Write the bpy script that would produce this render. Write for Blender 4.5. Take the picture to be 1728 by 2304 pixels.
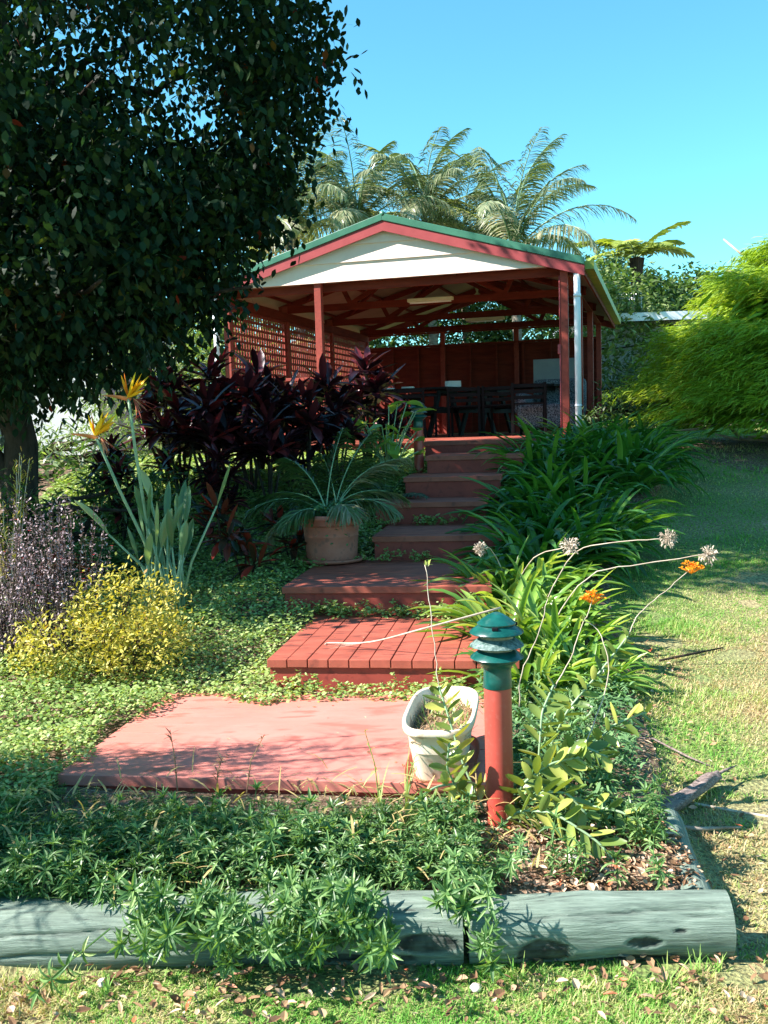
import bpy, math, numpy as np
from math import radians as rad, sin, cos, pi
from mathutils import Vector
rng = np.random.default_rng(7)
D = bpy.data
S = bpy.context.scene
for o in list(D.objects): D.objects.remove(o)
COL = S.collection
# ------------------------------------------------------------------ camera
PITCH, ROLL = rad(4.9), 0.03
cam = D.cameras.new('camera'); camo = D.objects.new('camera', cam); COL.objects.link(camo)
cam.sensor_fit = 'VERTICAL'; cam.sensor_height = 36; cam.lens = 35
cam.clip_start = .05; cam.clip_end = 2000
from mathutils import Matrix
camo.matrix_world = Matrix.Translation((0, 0, 1.6)) @ Matrix.Rotation(pi/2-PITCH, 4, 'X') @ Matrix.Rotation(-ROLL, 4, 'Z')
S.camera = camo
# ------------------------------------------------------------------ light
SUN_EL = rad(41); SUN_AZ = rad(79)          # azimuth: left of the direction behind the camera
sd = Vector((-sin(SUN_AZ)*cos(SUN_EL), -cos(SUN_AZ)*cos(SUN_EL), sin(SUN_EL)))
w = D.worlds.new('World'); S.world = w; w.use_nodes = True
nt = w.node_tree; nt.nodes.clear()
sky = nt.nodes.new('ShaderNodeTexSky'); sky.sky_type = 'NISHITA'; sky.sun_disc = False
sky.sun_elevation = SUN_EL; sky.sun_rotation = math.atan2(sd.x, sd.y) % (2*pi)
sky.ozone_density = 2.2; sky.dust_density = .25; sky.air_density = 1.0
mul = nt.nodes.new('ShaderNodeMix'); mul.data_type = 'RGBA'; mul.blend_type = 'MULTIPLY'; mul.inputs[0].default_value = 1
mul.inputs[7].default_value = (.60, 1.25, 1.24, 1)
bg = nt.nodes.new('ShaderNodeBackground'); bg.inputs[1].default_value = .071
wo = nt.nodes.new('ShaderNodeOutputWorld')
nt.links.new(sky.outputs[0], mul.inputs[6]); nt.links.new(mul.outputs[2], bg.inputs[0]); nt.links.new(bg.outputs[0], wo.inputs[0])
sl = D.lights.new('sun', 'SUN'); sl.energy = 5.0; sl.angle = rad(.5); sl.color = (1, .905, .86)
so = D.objects.new('sun', sl); COL.objects.link(so); so.rotation_euler = sd.to_track_quat('Z', 'Y').to_euler()
S.view_settings.view_transform = 'Standard'; S.view_settings.look = 'None'; S.view_settings.exposure = 1.75; S.view_settings.gamma = 1
S.render.engine = 'CYCLES'
S.cycles.max_bounces = 6; S.cycles.transparent_max_bounces = 4; S.cycles.diffuse_bounces = 3
S.render.film_transparent = False

# ------------------------------------------------------------------ materials
MATS = {}
def newmat(name):
    m = D.materials.new(name); m.use_nodes = True; n = m.node_tree; n.nodes.clear()
    out = n.nodes.new('ShaderNodeOutputMaterial'); p = n.nodes.new('ShaderNodeBsdfPrincipled')
    n.links.new(p.outputs[0], out.inputs[0]); MATS[name] = m
    return m, n, p, out
def ramp(n, stops):
    r = n.nodes.new('ShaderNodeValToRGB'); e = r.color_ramp.elements
    while len(e) > 1: e.remove(e[-1])
    for i, (q, c) in enumerate(stops):
        k = e[0] if i == 0 else e.new(q)
        k.position = q; k.color = (*c, 1)
    return r
def leafmat(name, stops, trans=.35, rough=.5, spec=.4, tcol=(1.3, 1.6, .5), back=None):
    m, n, p, out = newmat(name)
    a = n.nodes.new('ShaderNodeAttribute'); a.attribute_name = 'tint'
    r = ramp(n, stops); n.links.new(a.outputs['Fac'], r.inputs[0])
    n.links.new(r.outputs[0], p.inputs['Base Color'])
    p.inputs['Roughness'].default_value = rough; p.inputs['Specular IOR Level'].default_value = spec
    if trans > 0:
        t = n.nodes.new('ShaderNodeBsdfTranslucent'); mm = n.nodes.new('ShaderNodeMix'); mm.data_type = 'RGBA'; mm.blend_type = 'MULTIPLY'
        mm.inputs[0].default_value = 1; mm.inputs[7].default_value = (*tcol, 1); n.links.new(r.outputs[0], mm.inputs[6]); n.links.new(mm.outputs[2], t.inputs[0])
        x = n.nodes.new('ShaderNodeMixShader'); x.inputs[0].default_value = trans
        n.links.new(p.outputs[0], x.inputs[1]); n.links.new(t.outputs[0], x.inputs[2]); n.links.new(x.outputs[0], out.inputs[0])
    return m
def surfmat(name, c1, c2, scale=8, rough=.6, spec=.3, bump=.2, stretch=(1, 1, 1), dist=.004, c3=None, metal=0, spot=None, detail=6, lo=.35, hi=.65):
    """mottled surface: two colours mixed by noise, optional spots of a third"""
    m, n, p, out = newmat(name)
    tc = n.nodes.new('ShaderNodeTexCoord'); mp = n.nodes.new('ShaderNodeMapping'); mp.inputs['Scale'].default_value = stretch
    n.links.new(tc.outputs['Object'], mp.inputs[0])
    ns = n.nodes.new('ShaderNodeTexNoise'); ns.inputs['Scale'].default_value = scale; ns.inputs['Detail'].default_value = detail; ns.inputs['Roughness'].default_value = .65
    n.links.new(mp.outputs[0], ns.inputs['Vector'])
    r = ramp(n, [(lo, c1), (hi, c2)]); n.links.new(ns.outputs[0], r.inputs[0])
    src = r.outputs[0]
    if c3 is not None:
        n2 = n.nodes.new('ShaderNodeTexNoise'); n2.inputs['Scale'].default_value = scale*(spot or 4); n2.inputs['Detail'].default_value = 4
        n.links.new(mp.outputs[0], n2.inputs['Vector'])
        r2 = ramp(n, [(.56, (0, 0, 0)), (.66, (1, 1, 1))]); n.links.new(n2.outputs[0], r2.inputs[0])
        mx = n.nodes.new('ShaderNodeMix'); mx.data_type = 'RGBA'; n.links.new(r2.outputs[0], mx.inputs[0])
        n.links.new(src, mx.inputs[6]); mx.inputs[7].default_value = (*c3, 1); src = mx.outputs[2]
    n.links.new(src, p.inputs['Base Color'])
    p.inputs['Roughness'].default_value = rough; p.inputs['Specular IOR Level'].default_value = spec; p.inputs['Metallic'].default_value = metal
    if bump:
        b = n.nodes.new('ShaderNodeBump'); b.inputs['Strength'].default_value = bump; b.inputs['Distance'].default_value = dist
        n.links.new(ns.outputs[0], b.inputs['Height']); n.links.new(b.outputs[0], p.inputs['Normal'])
    return m

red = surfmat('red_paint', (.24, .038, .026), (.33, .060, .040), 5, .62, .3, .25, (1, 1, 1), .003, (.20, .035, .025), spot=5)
deckm = surfmat('deck_paint', (.25, .060, .036), (.38, .098, .060), 3, .58, .35, .3, (1, 4, 1), .002, (.17, .045, .03), spot=2.3)
deckx = surfmat('deck_paint_pale', (.50, .165, .125), (.60, .215, .17), 2.2, .5, .4, .25, (1, 3, 1), .002, (.42, .13, .095), spot=2)  # paler pink red than the other treads
redin = surfmat('shaded_red_brown_wood', (.12, .018, .011), (.20, .032, .018), 3, .7, .2, .2, (1, 1, 6), .003)  # red paint with pavilion interior shade put into the colour; brown for veranda post
cream = surfmat('cream_cladding', (.74, .60, .53), (.80, .68, .61), 2, .6, .3, .1)
barge = surfmat('maroon_barge', (.27, .045, .05), (.34, .062, .066), 4, .55, .3, .1)
greenroof = surfmat('green_roof', (.03, .13, .085), (.05, .19, .12), 3, .4, .5, .05)
gutterm = surfmat('mossy_gutter', (.20, .26, .04), (.34, .38, .05), 6, .5, .4, .1)
liner = surfmat('roof_lining', (.26, .22, .16), (.34, .29, .22), 2, .5, .3, .1)
white = surfmat('white_pipe', (.74, .76, .82), (.82, .83, .87), 8, .35, .5, 0)
whitep = surfmat('pale_house_wall', (.55, .58, .60), (.66, .68, .70), 2, .8, .2, .1)
lampw = surfmat('lamp_case', (.60, .54, .38), (.70, .64, .46), 3, .5, .3, 0)
bollg = surfmat('green_lamp_plastic', (.002, .050, .042), (.007, .095, .078), 14, .28, .5, .15, c3=(.02, .085, .07), spot=2.4, dist=.001)
bollgd = surfmat('dusty_green_plastic', (.008, .05, .042), (.18, .25, .23), 70, .6, .3, .2, dist=.001)
bollr = surfmat('red_bollard_pipe', (.36, .052, .036), (.42, .066, .048), 6, .38, .5, .12, c3=(.40, .075, .056), spot=12, dist=.001)
lens = surfmat('dirty_lamp_lens', (.10, .09, .05), (.30, .27, .18), 30, .5, .4, .1)
black = surfmat('black_plastic', (.004, .004, .005), (.009, .009, .011), 5, .7, .15, 0)
darkwood = surfmat('dark_stained_wood', (.006, .006, .006), (.013, .011, .010), 6, .7, .15, .1, (1, 5, 1))
paper = surfmat('paper', (.75, .74, .72), (.82, .81, .79), 5, .7, .2, 0)
pink = surfmat('pale_pink', (.34, .20, .22), (.42, .26, .28), 4, .5, .3, 0)
boardm = surfmat('grey_panel', (.26, .29, .33), (.32, .35, .38), 3, .6, .3, .05)
mottle = surfmat('mottled_grey_cloth', (.02, .025, .035), (.26, .28, .32), 70, .85, .1, .2, detail=3, lo=.42, hi=.60)
terra = surfmat('terracotta', (.42, .13, .085), (.52, .185, .125), 5, .7, .25, .2, dist=.003, c3=(.30, .12, .085), spot=4)
trough_m = surfmat('weathered_cream_plastic', (.64, .52, .37), (.76, .67, .51), 5, .6, .3, .15, c3=(.42, .30, .20), spot=3)
soilm = surfmat('potting_soil', (.08, .055, .035), (.30, .22, .14), 40, .95, .1, .8, dist=.01)
glass = surfmat('window_glass', (.015, .02, .03), (.03, .04, .05), 1, .08, .8, 0)
alu = surfmat('antenna_metal', (.55, .57, .6), (.62, .64, .66), 5, .4, .5, 0, metal=.6)
orange_fl = leafmat('orange_petal', [(0, (.85, .22, .02)), (1, (.95, .42, .03))], .35, .5, .2, (1, 1, .6))
yellow_fl = leafmat('yellow_petal', [(0, (.90, .46, .02)), (1, (.98, .66, .03))], .35, .5, .2, (1, 1, .5))
bract = leafmat('bract', [(0, (.30, .06, .05)), (.5, (.50, .16, .08)), (1, (.62, .40, .22))], .25, .5, .2, (1, .9, .6))
wood_dry = surfmat('dry_wood', (.09, .07, .06), (.34, .27, .24), 16, .9, .1, .8, (1, 9, 9), .006)
twigm = surfmat('dead_stalk', (.34, .27, .20), (.56, .48, .38), 12, .8, .2, .2)
bark = surfmat('grey_bark', (.020, .016, .013), (.065, .050, .038), 14, .9, .1, .8, (1, 1, .25), .02)
palmbark = surfmat('palm_bark', (.10, .085, .065), (.26, .23, .18), 8, .9, .1, .5, (1, 1, 4), .02)
greybranch = surfmat('bare_branch', (.20, .16, .12), (.42, .36, .30), 9, .8, .1, .3)
stemg = surfmat('green_stem', (.16, .26, .13), (.26, .38, .22), 9, .5, .3, .1)
hillm = surfmat('hill_scrub', (.12, .15, .05), (.34, .33, .17), .6, .9, .1, .6, dist=.5)

L_tree = leafmat('tree_leaf', [(0, (.005, .014, .007)), (.6, (.010, .028, .012)), (.9, (.026, .055, .016)), (.96, (.05, .06, .015)), (.985, (.20, .02, .01)), (1, (.30, .03, .015))], .16, .55, .10, (1.6, 1.9, .5))
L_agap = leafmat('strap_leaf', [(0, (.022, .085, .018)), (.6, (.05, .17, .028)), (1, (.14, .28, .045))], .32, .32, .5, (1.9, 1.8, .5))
L_agapy = leafmat('strap_leaf_sunlit', [(0, (.07, .18, .03)), (.6, (.19, .34, .06)), (1, (.36, .46, .12))], .32, .32, .5, (1.6, 1.5, .5))  # lighter copy of the strap leaf, sunlight put into its colour
L_cord = leafmat('burgundy_leaf', [(0, (.010, .005, .008)), (.5, (.035, .008, .014)), (.85, (.10, .018, .024)), (1, (.28, .03, .025))], .16, .35, .5, (2, .5, .7))
L_cordr = leafmat('red_green_leaf', [(0, (.012, .03, .012)), (.5, (.05, .03, .015)), (1, (.32, .03, .015))], .2, .4, .4, (1.5, 1, .6))
L_palm = leafmat('palm_leaf', [(0, (.03, .06, .03)), (.45, (.09, .14, .06)), (.75, (.22, .26, .14)), (1, (.50, .46, .32))], .32, .35, .5, (1.5, 1.5, .5))
L_potpalm = leafmat('pot_palm_leaf', [(0, (.03, .06, .02)), (.6, (.08, .14, .04)), (.8, (.22, .21, .12)), (1, (.40, .36, .28))], .25, .4, .5, (1.4, 1.5, .5))
L_fern = leafmat('fern_frond', [(0, (.12, .18, .03)), (1, (.34, .42, .09))], .35, .5, .3, (1.5, 1.4, .4))
L_gc = leafmat('creeper_leaf', [(0, (.09, .17, .04)), (.5, (.25, .37, .10)), (.85, (.46, .54, .22)), (.93, (.40, .42, .14)), (.97, (.40, .18, .12)), (1, (.62, .40, .36))], .28, .45, .4, (1.4, 1.4, .5))
L_fg = leafmat('whorled_leaf', [(0, (.035, .10, .03)), (.4, (.10, .21, .065)), (.75, (.22, .35, .12)), (.92, (.34, .42, .18)), (1, (.48, .38, .16))], .32, .4, .4, (1.5, 1.5, .5))
L_lace = leafmat('lacy_leaf', [(0, (.04, .12, .04)), (1, (.18, .32, .13))], .25, .5, .3)
L_bop = leafmat('paddle_leaf', [(0, (.07, .15, .06)), (.6, (.15, .25, .12)), (1, (.28, .36, .18))], .25, .35, .45, (1.4, 1.5, .5))
L_yel = leafmat('gold_leaf', [(0, (.17, .18, .03)), (.5, (.42, .38, .06)), (.85, (.66, .58, .14)), (1, (.40, .15, .06))], .3, .5, .3, (1.2, 1.2, .4))
L_pur = leafmat('purple_leaf', [(0, (.09, .065, .075)), (.5, (.26, .19, .215)), (.9, (.50, .40, .42)), (1, (.66, .55, .52))], .15, .5, .3, (1.2, 1, .9))
L_con = leafmat('feathery_leaf', [(0, (.09, .19, .015)), (.5, (.25, .39, .035)), (1, (.50, .56, .07))], .38, .5, .25, (1.4, 1.3, .4))
L_orch = leafmat('orchid_leaf', [(0, (.10, .17, .04)), (.5, (.22, .30, .06)), (1, (.40, .42, .10))], .25, .35, .5, (1.3, 1.2, .4))
L_bg = leafmat('background_leaf', [(0, (.020, .050, .018)), (.5, (.05, .10, .03)), (1, (.14, .20, .06))], .3, .4, .4)
L_bgl = leafmat('light_background_leaf', [(0, (.05, .09, .03)), (.5, (.14, .20, .06)), (1, (.34, .40, .16))], .3, .4, .4)
L_grey = leafmat('dry_scrub_leaf', [(0, (.16, .15, .09)), (1, (.40, .36, .24))], .2, .7, .2)
L_grass = leafmat('grass_blade', [(0, (.40, .28, .15)), (.30, (.58, .50, .28)), (.55, (.36, .42, .13)), (.8, (.22, .40, .09)), (1, (.13, .33, .05))], .35, .6, .2, (1.2, 1.3, .5))
L_lit = leafmat('dry_litter', [(0, (.16, .09, .05)), (.5, (.34, .22, .12)), (.9, (.55, .42, .30)), (1, (.55, .14, .06))], .15, .8, .1, (1, .9, .8))

# ------------------------------------------------------------------ mesh tools
class MB:
    def __init__(s): s.V = []; s.F = {3: [], 4: []}; s.C = []; s.n = 0
    def add(s, v, quads=None, tris=None, tint=.5):
        v = np.asarray(v, float).reshape(-1, 3)
        if quads is not None and len(quads): s.F[4].append(np.asarray(quads, int).reshape(-1, 4)+s.n)
        if tris is not None and len(tris): s.F[3].append(np.asarray(tris, int).reshape(-1, 3)+s.n)
        s.V.append(v); s.C.append(np.broadcast_to(np.asarray(tint, float), (len(v),)).copy()); s.n += len(v)
        return s
    def data(s):
        V = np.concatenate(s.V) if s.V else np.zeros((0, 3)); C = np.concatenate(s.C) if s.C else np.zeros(0)
        q = np.concatenate(s.F[4]) if s.F[4] else np.zeros((0, 4), int); t = np.concatenate(s.F[3]) if s.F[3] else np.zeros((0, 3), int)
        return V, q, t, C
    def box(s, c, size, R=None, tint=.5):
        h = np.array(size)/2
        v = np.array([[x, y, z] for z in (-1, 1) for y in (-1, 1) for x in (-1, 1)])*h
        if R is not None: v = v @ np.asarray(R).T
        return s.add(v+np.array(c), [[0, 2, 3, 1], [4, 5, 7, 6], [0, 1, 5, 4], [2, 6, 7, 3], [0, 4, 6, 2], [1, 3, 7, 5]], tint=tint)
    def hexa(s, v):
        return s.add(v, [[0, 2, 3, 1], [4, 5, 7, 6], [0, 1, 5, 4], [2, 6, 7, 3], [0, 4, 6, 2], [1, 3, 7, 5]])
    def bar(s, a, b, wd, hg, up=(0, 0, 1)):
        a, b = np.array(a, float), np.array(b, float); d = b-a; L = np.linalg.norm(d); d /= L
        up = np.array(up, float)
        if abs(d @ up) > .99: up = np.array([1., 0, 0])
        x = np.cross(d, up); x /= np.linalg.norm(x); z = np.cross(x, d)
        return s.box((a+b)/2, (wd, L, hg), np.stack([x, d, z], 1))
    def tube(s, pts, r, n=8, cap=True, tint=.5, wob=None):
        pts = np.array(pts, float); m = len(pts); r = np.broadcast_to(np.asarray(r, float), (m,))
        t = np.gradient(pts, axis=0); t /= np.linalg.norm(t, axis=1)[:, None]+1e-9
        ref = np.array([0, 0, 1.]) if abs(t[0, 2]) < .9 else np.array([1., 0, 0])
        V = []
        x = np.cross(t[0], ref); x /= np.linalg.norm(x)
        an = np.arange(n)*2*pi/n
        for i in range(m):
            x = x-(x @ t[i])*t[i]; x /= np.linalg.norm(x)+1e-9; y = np.cross(t[i], x)
            rr = r[i]*(1 if wob is None else wob(i/(m-1), an))
            V.append(pts[i]+(np.cos(an)*rr)[:, None]*x+(np.sin(an)*rr)[:, None]*y)
        V = np.concatenate(V)
        a = (np.arange(m-1)[:, None]*n+np.arange(n)[None]).ravel(); b = (np.arange(m-1)[:, None]*n+(np.arange(n)[None]+1) % n).ravel()
        q = np.stack([a, b, b+n, a+n], 1); tr = []
        if cap:
            V = np.concatenate([V, pts[:1], pts[-1:]]); k = m*n
            tr = [[(j+1) % n, j, k] for j in range(n)]+[[k-n+j, k-n+(j+1) % n, k+1] for j in range(n)]
        return s.add(V, q, tr, tint)
    def lathe(s, prof, c=(0, 0, 0), n=32, sx=1, sy=1, tint=.5):
        """prof: list of (r, z)"""
        prof = np.array(prof, float); m = len(prof); an = np.arange(n)*2*pi/n
        V = np.stack([prof[:, 0][:, None]*np.cos(an)*sx, prof[:, 0][:, None]*np.sin(an)*sy, np.repeat(prof[:, 1][:, None], n, 1)], -1).reshape(-1, 3)+np.array(c)
        a = (np.arange(m-1)[:, None]*n+np.arange(n)[None]).ravel(); b = (np.arange(m-1)[:, None]*n+(np.arange(n)[None]+1) % n).ravel()
        return s.add(V, np.stack([a, b, b+n, a+n], 1), tint=tint)
    def straps(s, base, az, L, e0, dr, wd, prof, nseg=5, mid=True, fold=.25, roll=0, tint=.5, bend=1.0, sway=0):
        """arching ribbons: start heading az/elevation e0, losing dr radians of elevation along the length"""
        base = np.asarray(base, float).reshape(-1, 3); n = len(base)
        f = lambda a: np.broadcast_to(np.asarray(a, float), (n,))
        az, L, e0, dr, wd, roll, tint, fold, sway = map(f, (az, L, e0, dr, wd, roll, tint, fold, sway))
        prof = np.asarray(prof, float)
        if len(prof) != nseg+1: prof = np.interp(np.linspace(0, 1, nseg+1), np.linspace(0, 1, len(prof)), prof)
        t = np.linspace(0, 1, nseg+1); el = e0[:, None]-dr[:, None]*t[None]**bend; azz = az[:, None]+sway[:, None]*t[None]
        d = np.stack([np.cos(el)*np.cos(azz), np.cos(el)*np.sin(azz), np.sin(el)], -1)
        seg = (d[:, 1:]+d[:, :-1])/2*(L/nseg)[:, None, None]
        P = np.concatenate([np.zeros((n, 1, 3)), np.cumsum(seg, 1)], 1)+base[:, None]
        sd_ = np.stack([-np.sin(azz), np.cos(azz), np.zeros_like(azz)], -1); nm = np.cross(d, sd_)
        c_, s_ = np.cos(roll)[:, None, None], np.sin(roll)[:, None, None]
        side = sd_*c_+nm*s_; nn = -sd_*s_+nm*c_
        hw = (wd[:, None]*prof[None]/2)[..., None]
        if mid:
            V = np.stack([P-side*hw, P-nn*hw*fold[:, None, None]*2, P+side*hw], 2); k = 3
        else:
            V = np.stack([P-side*hw, P+side*hw], 2); k = 2
        V = V.reshape(-1, 3); per = (nseg+1)*k
        q = []
        for i in range(nseg):
            for j in range(k-1): q.append([i*k+j, (i+1)*k+j, (i+1)*k+j+1, i*k+j+1])
        q = np.array(q); Q = (np.arange(n)[:, None, None]*per+q[None]).reshape(-1, 4)
        s.add(V, Q, tint=np.repeat(tint, per)); return P
def sm(pts, k=5):
    """Catmull-Rom through the points"""
    p = np.array(pts, float); q = np.concatenate([[2*p[0]-p[1]], p, [2*p[-1]-p[-2]]]); out_ = []
    for i in range(len(p)-1):
        a, b_, c, d = q[i:i+4]
        for t in np.linspace(0, 1, k, endpoint=False): out_.append(.5*((2*b_)+(c-a)*t+(2*a-5*b_+4*c-d)*t*t+(3*b_-a-3*c+d)*t**3))
    return np.array(out_+[p[-1]])
def rotz(a): c, s_ = cos(a), sin(a); return np.array([[c, -s_, 0], [s_, c, 0], [0, 0, 1.]])
def mesh_of(name, mb, smooth=False):
    V, q, t, C = mb.data(); me = D.meshes.new(name)
    me.vertices.add(len(V)); me.vertices.foreach_set('co', V.ravel().astype(np.float32))
    nl = len(q)*4+len(t)*3; me.loops.add(nl)
    me.loops.foreach_set('vertex_index', np.concatenate([q.ravel(), t.ravel()]).astype(np.int32))
    me.polygons.add(len(q)+len(t))
    me.polygons.foreach_set('loop_start', np.concatenate([np.arange(len(q))*4, len(q)*4+np.arange(len(t))*3]).astype(np.int32))
    a = me.attributes.new('tint', 'FLOAT', 'POINT'); a.data.foreach_set('value', C.astype(np.float32))
    me.update(calc_edges=True)
    if smooth: me.shade_smooth()
    else: me.shade_flat()
    return me
ORG = {}
def obj(name, mb, mat, parent=None, smooth=False, bevel=0, at=None, world=True):
    """at: origin given to a top-level mesh (verts are world coordinates and get shifted)"""
    me = mesh_of(name, mb, smooth); me.materials.append(MATS[mat] if isinstance(mat, str) else mat)
    o = D.objects.new(name, me); COL.objects.link(o)
    org = np.array(ORG[parent.name]) if parent is not None else (np.array(at, float) if at is not None else np.zeros(3))
    ORG[o.name] = org
    if world and np.any(org): me.transform(Matrix.Translation(-Vector(org)))
    if parent is not None: o.parent = parent
    else: o.location = org
    if bevel:
        b = o.modifiers.new('bevel', 'BEVEL'); b.width = bevel; b.segments = 2; b.limit_method = 'ANGLE'; b.angle_limit = rad(40)
    return o
def tag(o, label, cat, group=None, kind=None):
    if label: o['label'] = label
    if cat: o['category'] = cat
    if group: o['group'] = group
    if kind: o['kind'] = kind
    return o
def thing(name, label, cat, loc=(0, 0, 0), group=None, kind=None):
    o = D.objects.new(name, None); COL.objects.link(o); o.location = loc; o.empty_display_size = .1
    ORG[o.name] = tuple(loc); return tag(o, label, cat, group, kind)
def copy_tree(o, parent=None):
    c = o.copy(); COL.objects.link(c)
    if parent is not None: c.parent = parent
    for ch in list(o.children): copy_tree(ch, c)
    return c
def place(o, loc, rz=0, sc=1, label=None, tilt=None):
    o.location = loc; o.rotation_euler = (tilt[0] if tilt else 0, tilt[1] if tilt else 0, rz); o.scale = (sc, sc, sc) if not hasattr(sc, '__len__') else sc
    if label: o['label'] = label
    return o
U = rng.uniform
_H = np.random.default_rng(3).random((256, 256))
def vn(x, y, sc=1.0, oc=3):
    """value noise 0..1"""
    x = np.asarray(x, float)*sc+100; y = np.asarray(y, float)*sc+100; r = 0; a = 1; tot = 0
    for _ in range(oc):
        xi = np.floor(x).astype(int); yi = np.floor(y).astype(int); fx = x-xi; fy = y-yi; fx = fx*fx*(3-2*fx); fy = fy*fy*(3-2*fy)
        g = lambda i, j: _H[(xi+i) % 256, (yi+j) % 256]
        r = r+a*((g(0, 0)*(1-fx)+g(1, 0)*fx)*(1-fy)+(g(0, 1)*(1-fx)+g(1, 1)*fx)*fy); tot += a; a *= .5; x = x*2.03; y = y*2.03
    return r/tot

# ------------------------------------------------------------------ terrain
def xb(y):            # right-hand edge of the planting bed
    return np.interp(y, [2.9, 3.6, 4.5, 6, 7.2, 8, 9.5, 11, 13, 15], [1.0, 1.05, 1.2, 1.42, 1.62, 1.95, 2.6, 3.2, 3.8, 4.2])
def G(x, y):
    x = np.asarray(x, float); y = np.asarray(y, float)
    zb = np.interp(y, [2.86, 3.0, 4.0, 5.2, 6.5, 7.8, 8.8, 9.5, 10.3, 12, 20, 45, 90, 160], [0, .12, .13, .165, .33, .50, .70, .88, 1.06, 1.2, 1.32, 1.8, 3, 5])
    zl = np.interp(y, [-20, 3.0, 5.2, 6.5, 7.8, 10, 12, 13, 15, 20, 45, 90, 160], [0, 0, .14, .28, .47, .87, 1.19, 1.27, 1.33, 1.4, 1.8, 3, 5])
    t = np.clip((xb(y)+.06-x)/.12, 0, 1)
    return zb*t+zl*(1-t)+(vn(x, y, 3, 2)-.5)*.02
def grid(xs, ys, fz, name, mat):
    X, Y = np.meshgrid(xs, ys); Z = fz(X, Y); V = np.stack([X, Y, Z], -1).reshape(-1, 3); nx = len(xs)
    i = (np.arange(len(ys)-1)[:, None]*nx+np.arange(nx-1)[None]).ravel()
    mb = MB().add(V, np.stack([i, i+1, i+nx+1, i+nx], 1)); return obj(name, mb, mat, smooth=True)
m, n, p, out = newmat('lawn_ground')
tc = n.nodes.new('ShaderNodeTexCoord')
n1 = n.nodes.new('ShaderNodeTexNoise'); n1.inputs['Scale'].default_value = 1.1; n1.inputs['Detail'].default_value = 5
n2 = n.nodes.new('ShaderNodeTexNoise'); n2.inputs['Scale'].default_value = 60; n2.inputs['Detail'].default_value = 4
n.links.new(tc.outputs['Object'], n1.inputs['Vector']); n.links.new(tc.outputs['Object'], n2.inputs['Vector'])
r1 = ramp(n, [(.40, (.14, .22, .06)), (.66, (.32, .28, .16))]); r2 = ramp(n, [(.35, (.45, .38, .30)), (.65, (1.25, 1.2, 1.1))])
n.links.new(n1.outputs[0], r1.inputs[0]); n.links.new(n2.outputs[0], r2.inputs[0])
mx = n.nodes.new('ShaderNodeMix'); mx.data_type = 'RGBA'; mx.blend_type = 'MULTIPLY'; mx.inputs[0].default_value = 1
n.links.new(r1.outputs[0], mx.inputs[6]); n.links.new(r2.outputs[0], mx.inputs[7]); n.links.new(mx.outputs[2], p.inputs['Base Color'])
p.inputs['Roughness'].default_value = .95
b = n.nodes.new('ShaderNodeBump'); b.inputs['Distance'].default_value = .02; n.links.new(n2.outputs[0], b.inputs['Height']); n.links.new(b.outputs[0], p.inputs['Normal'])
surfmat('bed_soil', (.07, .045, .03), (.26, .18, .12), 30, .95, .1, 1, dist=.02, c3=(.42, .33, .24), spot=2)
xs = np.concatenate([np.linspace(-160, -8, 20), np.arange(-7.5, -3, .5), np.arange(-3, 5, .06), np.arange(5, 12, .5), np.linspace(12.5, 160, 20)])
ys = np.concatenate([np.linspace(-20, 1, 6), np.arange(1.3, 9, .06), np.arange(9, 20, .3), np.linspace(20.5, 160, 30)])
tag(grid(xs, ys, G, 'lawn', 'lawn_ground'), None, None, kind='structure')
bx = np.arange(-5, 4.4, .06); by = np.arange(2.92, 13.5, .06)
X, Y = np.meshgrid(bx, by); X2 = np.minimum(X, xb(Y)+.05*(vn(Y, Y*0, 4, 2)-.5)); V = np.stack([X2, Y, G(X2, Y)+.012], -1).reshape(-1, 3)
nx = len(bx); i = (np.arange(len(by)-1)[:, None]*nx+np.arange(nx-1)[None]).ravel()
Q = np.stack([i, i+1, i+nx+1, i+nx], 1); keep = (X2.ravel()[i+1]-X2.ravel()[i] > 1e-4) | (X2.ravel()[i+nx+1]-X2.ravel()[i+nx] > 1e-4)
tag(obj('garden_bed', MB().add(V, Q[keep]), 'bed_soil', smooth=True), None, None, kind='structure')
# distant hill
def hz(X, Y): return 2+11.5*np.exp(-((X-52)/40)**2-((Y-150)/26)**2)+(vn(X, Y, .12, 3)-.5)*3
tag(grid(np.linspace(-40, 150, 60), np.linspace(112, 200, 40), hz, 'hill', hillm), None, None, kind='structure')

# ------------------------------------------------------------------ logs
m, n, p, out = newmat('painted_log')
tc = n.nodes.new('ShaderNodeTexCoord'); mp = n.nodes.new('ShaderNodeMapping'); mp.inputs['Scale'].default_value = (2.2, 26, 26)
n.links.new(tc.outputs['Object'], mp.inputs[0])
a1 = n.nodes.new('ShaderNodeTexNoise'); a1.inputs['Scale'].default_value = 3; a1.inputs['Detail'].default_value = 12; a1.inputs['Roughness'].default_value = .68; a1.inputs['Distortion'].default_value = .35; n.links.new(mp.outputs[0], a1.inputs[0])
ra = ramp(n, [(.30, (.03, .038, .03)), (.40, (.10, .14, .11)), (.52, (.145, .20, .155)), (.62, (.19, .25, .20)), (.78, (.38, .39, .32))]); n.links.new(a1.outputs[0], ra.inputs[0])
at = n.nodes.new('ShaderNodeAttribute'); at.attribute_name = 'tint'
a2 = n.nodes.new('ShaderNodeTexNoise'); a2.inputs['Scale'].default_value = 26; n.links.new(tc.outputs['Object'], a2.inputs[0])
rb = ramp(n, [(.35, (.012, .016, .014)), (.65, (.06, .075, .06))]); n.links.new(a2.outputs[0], rb.inputs[0])
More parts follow.
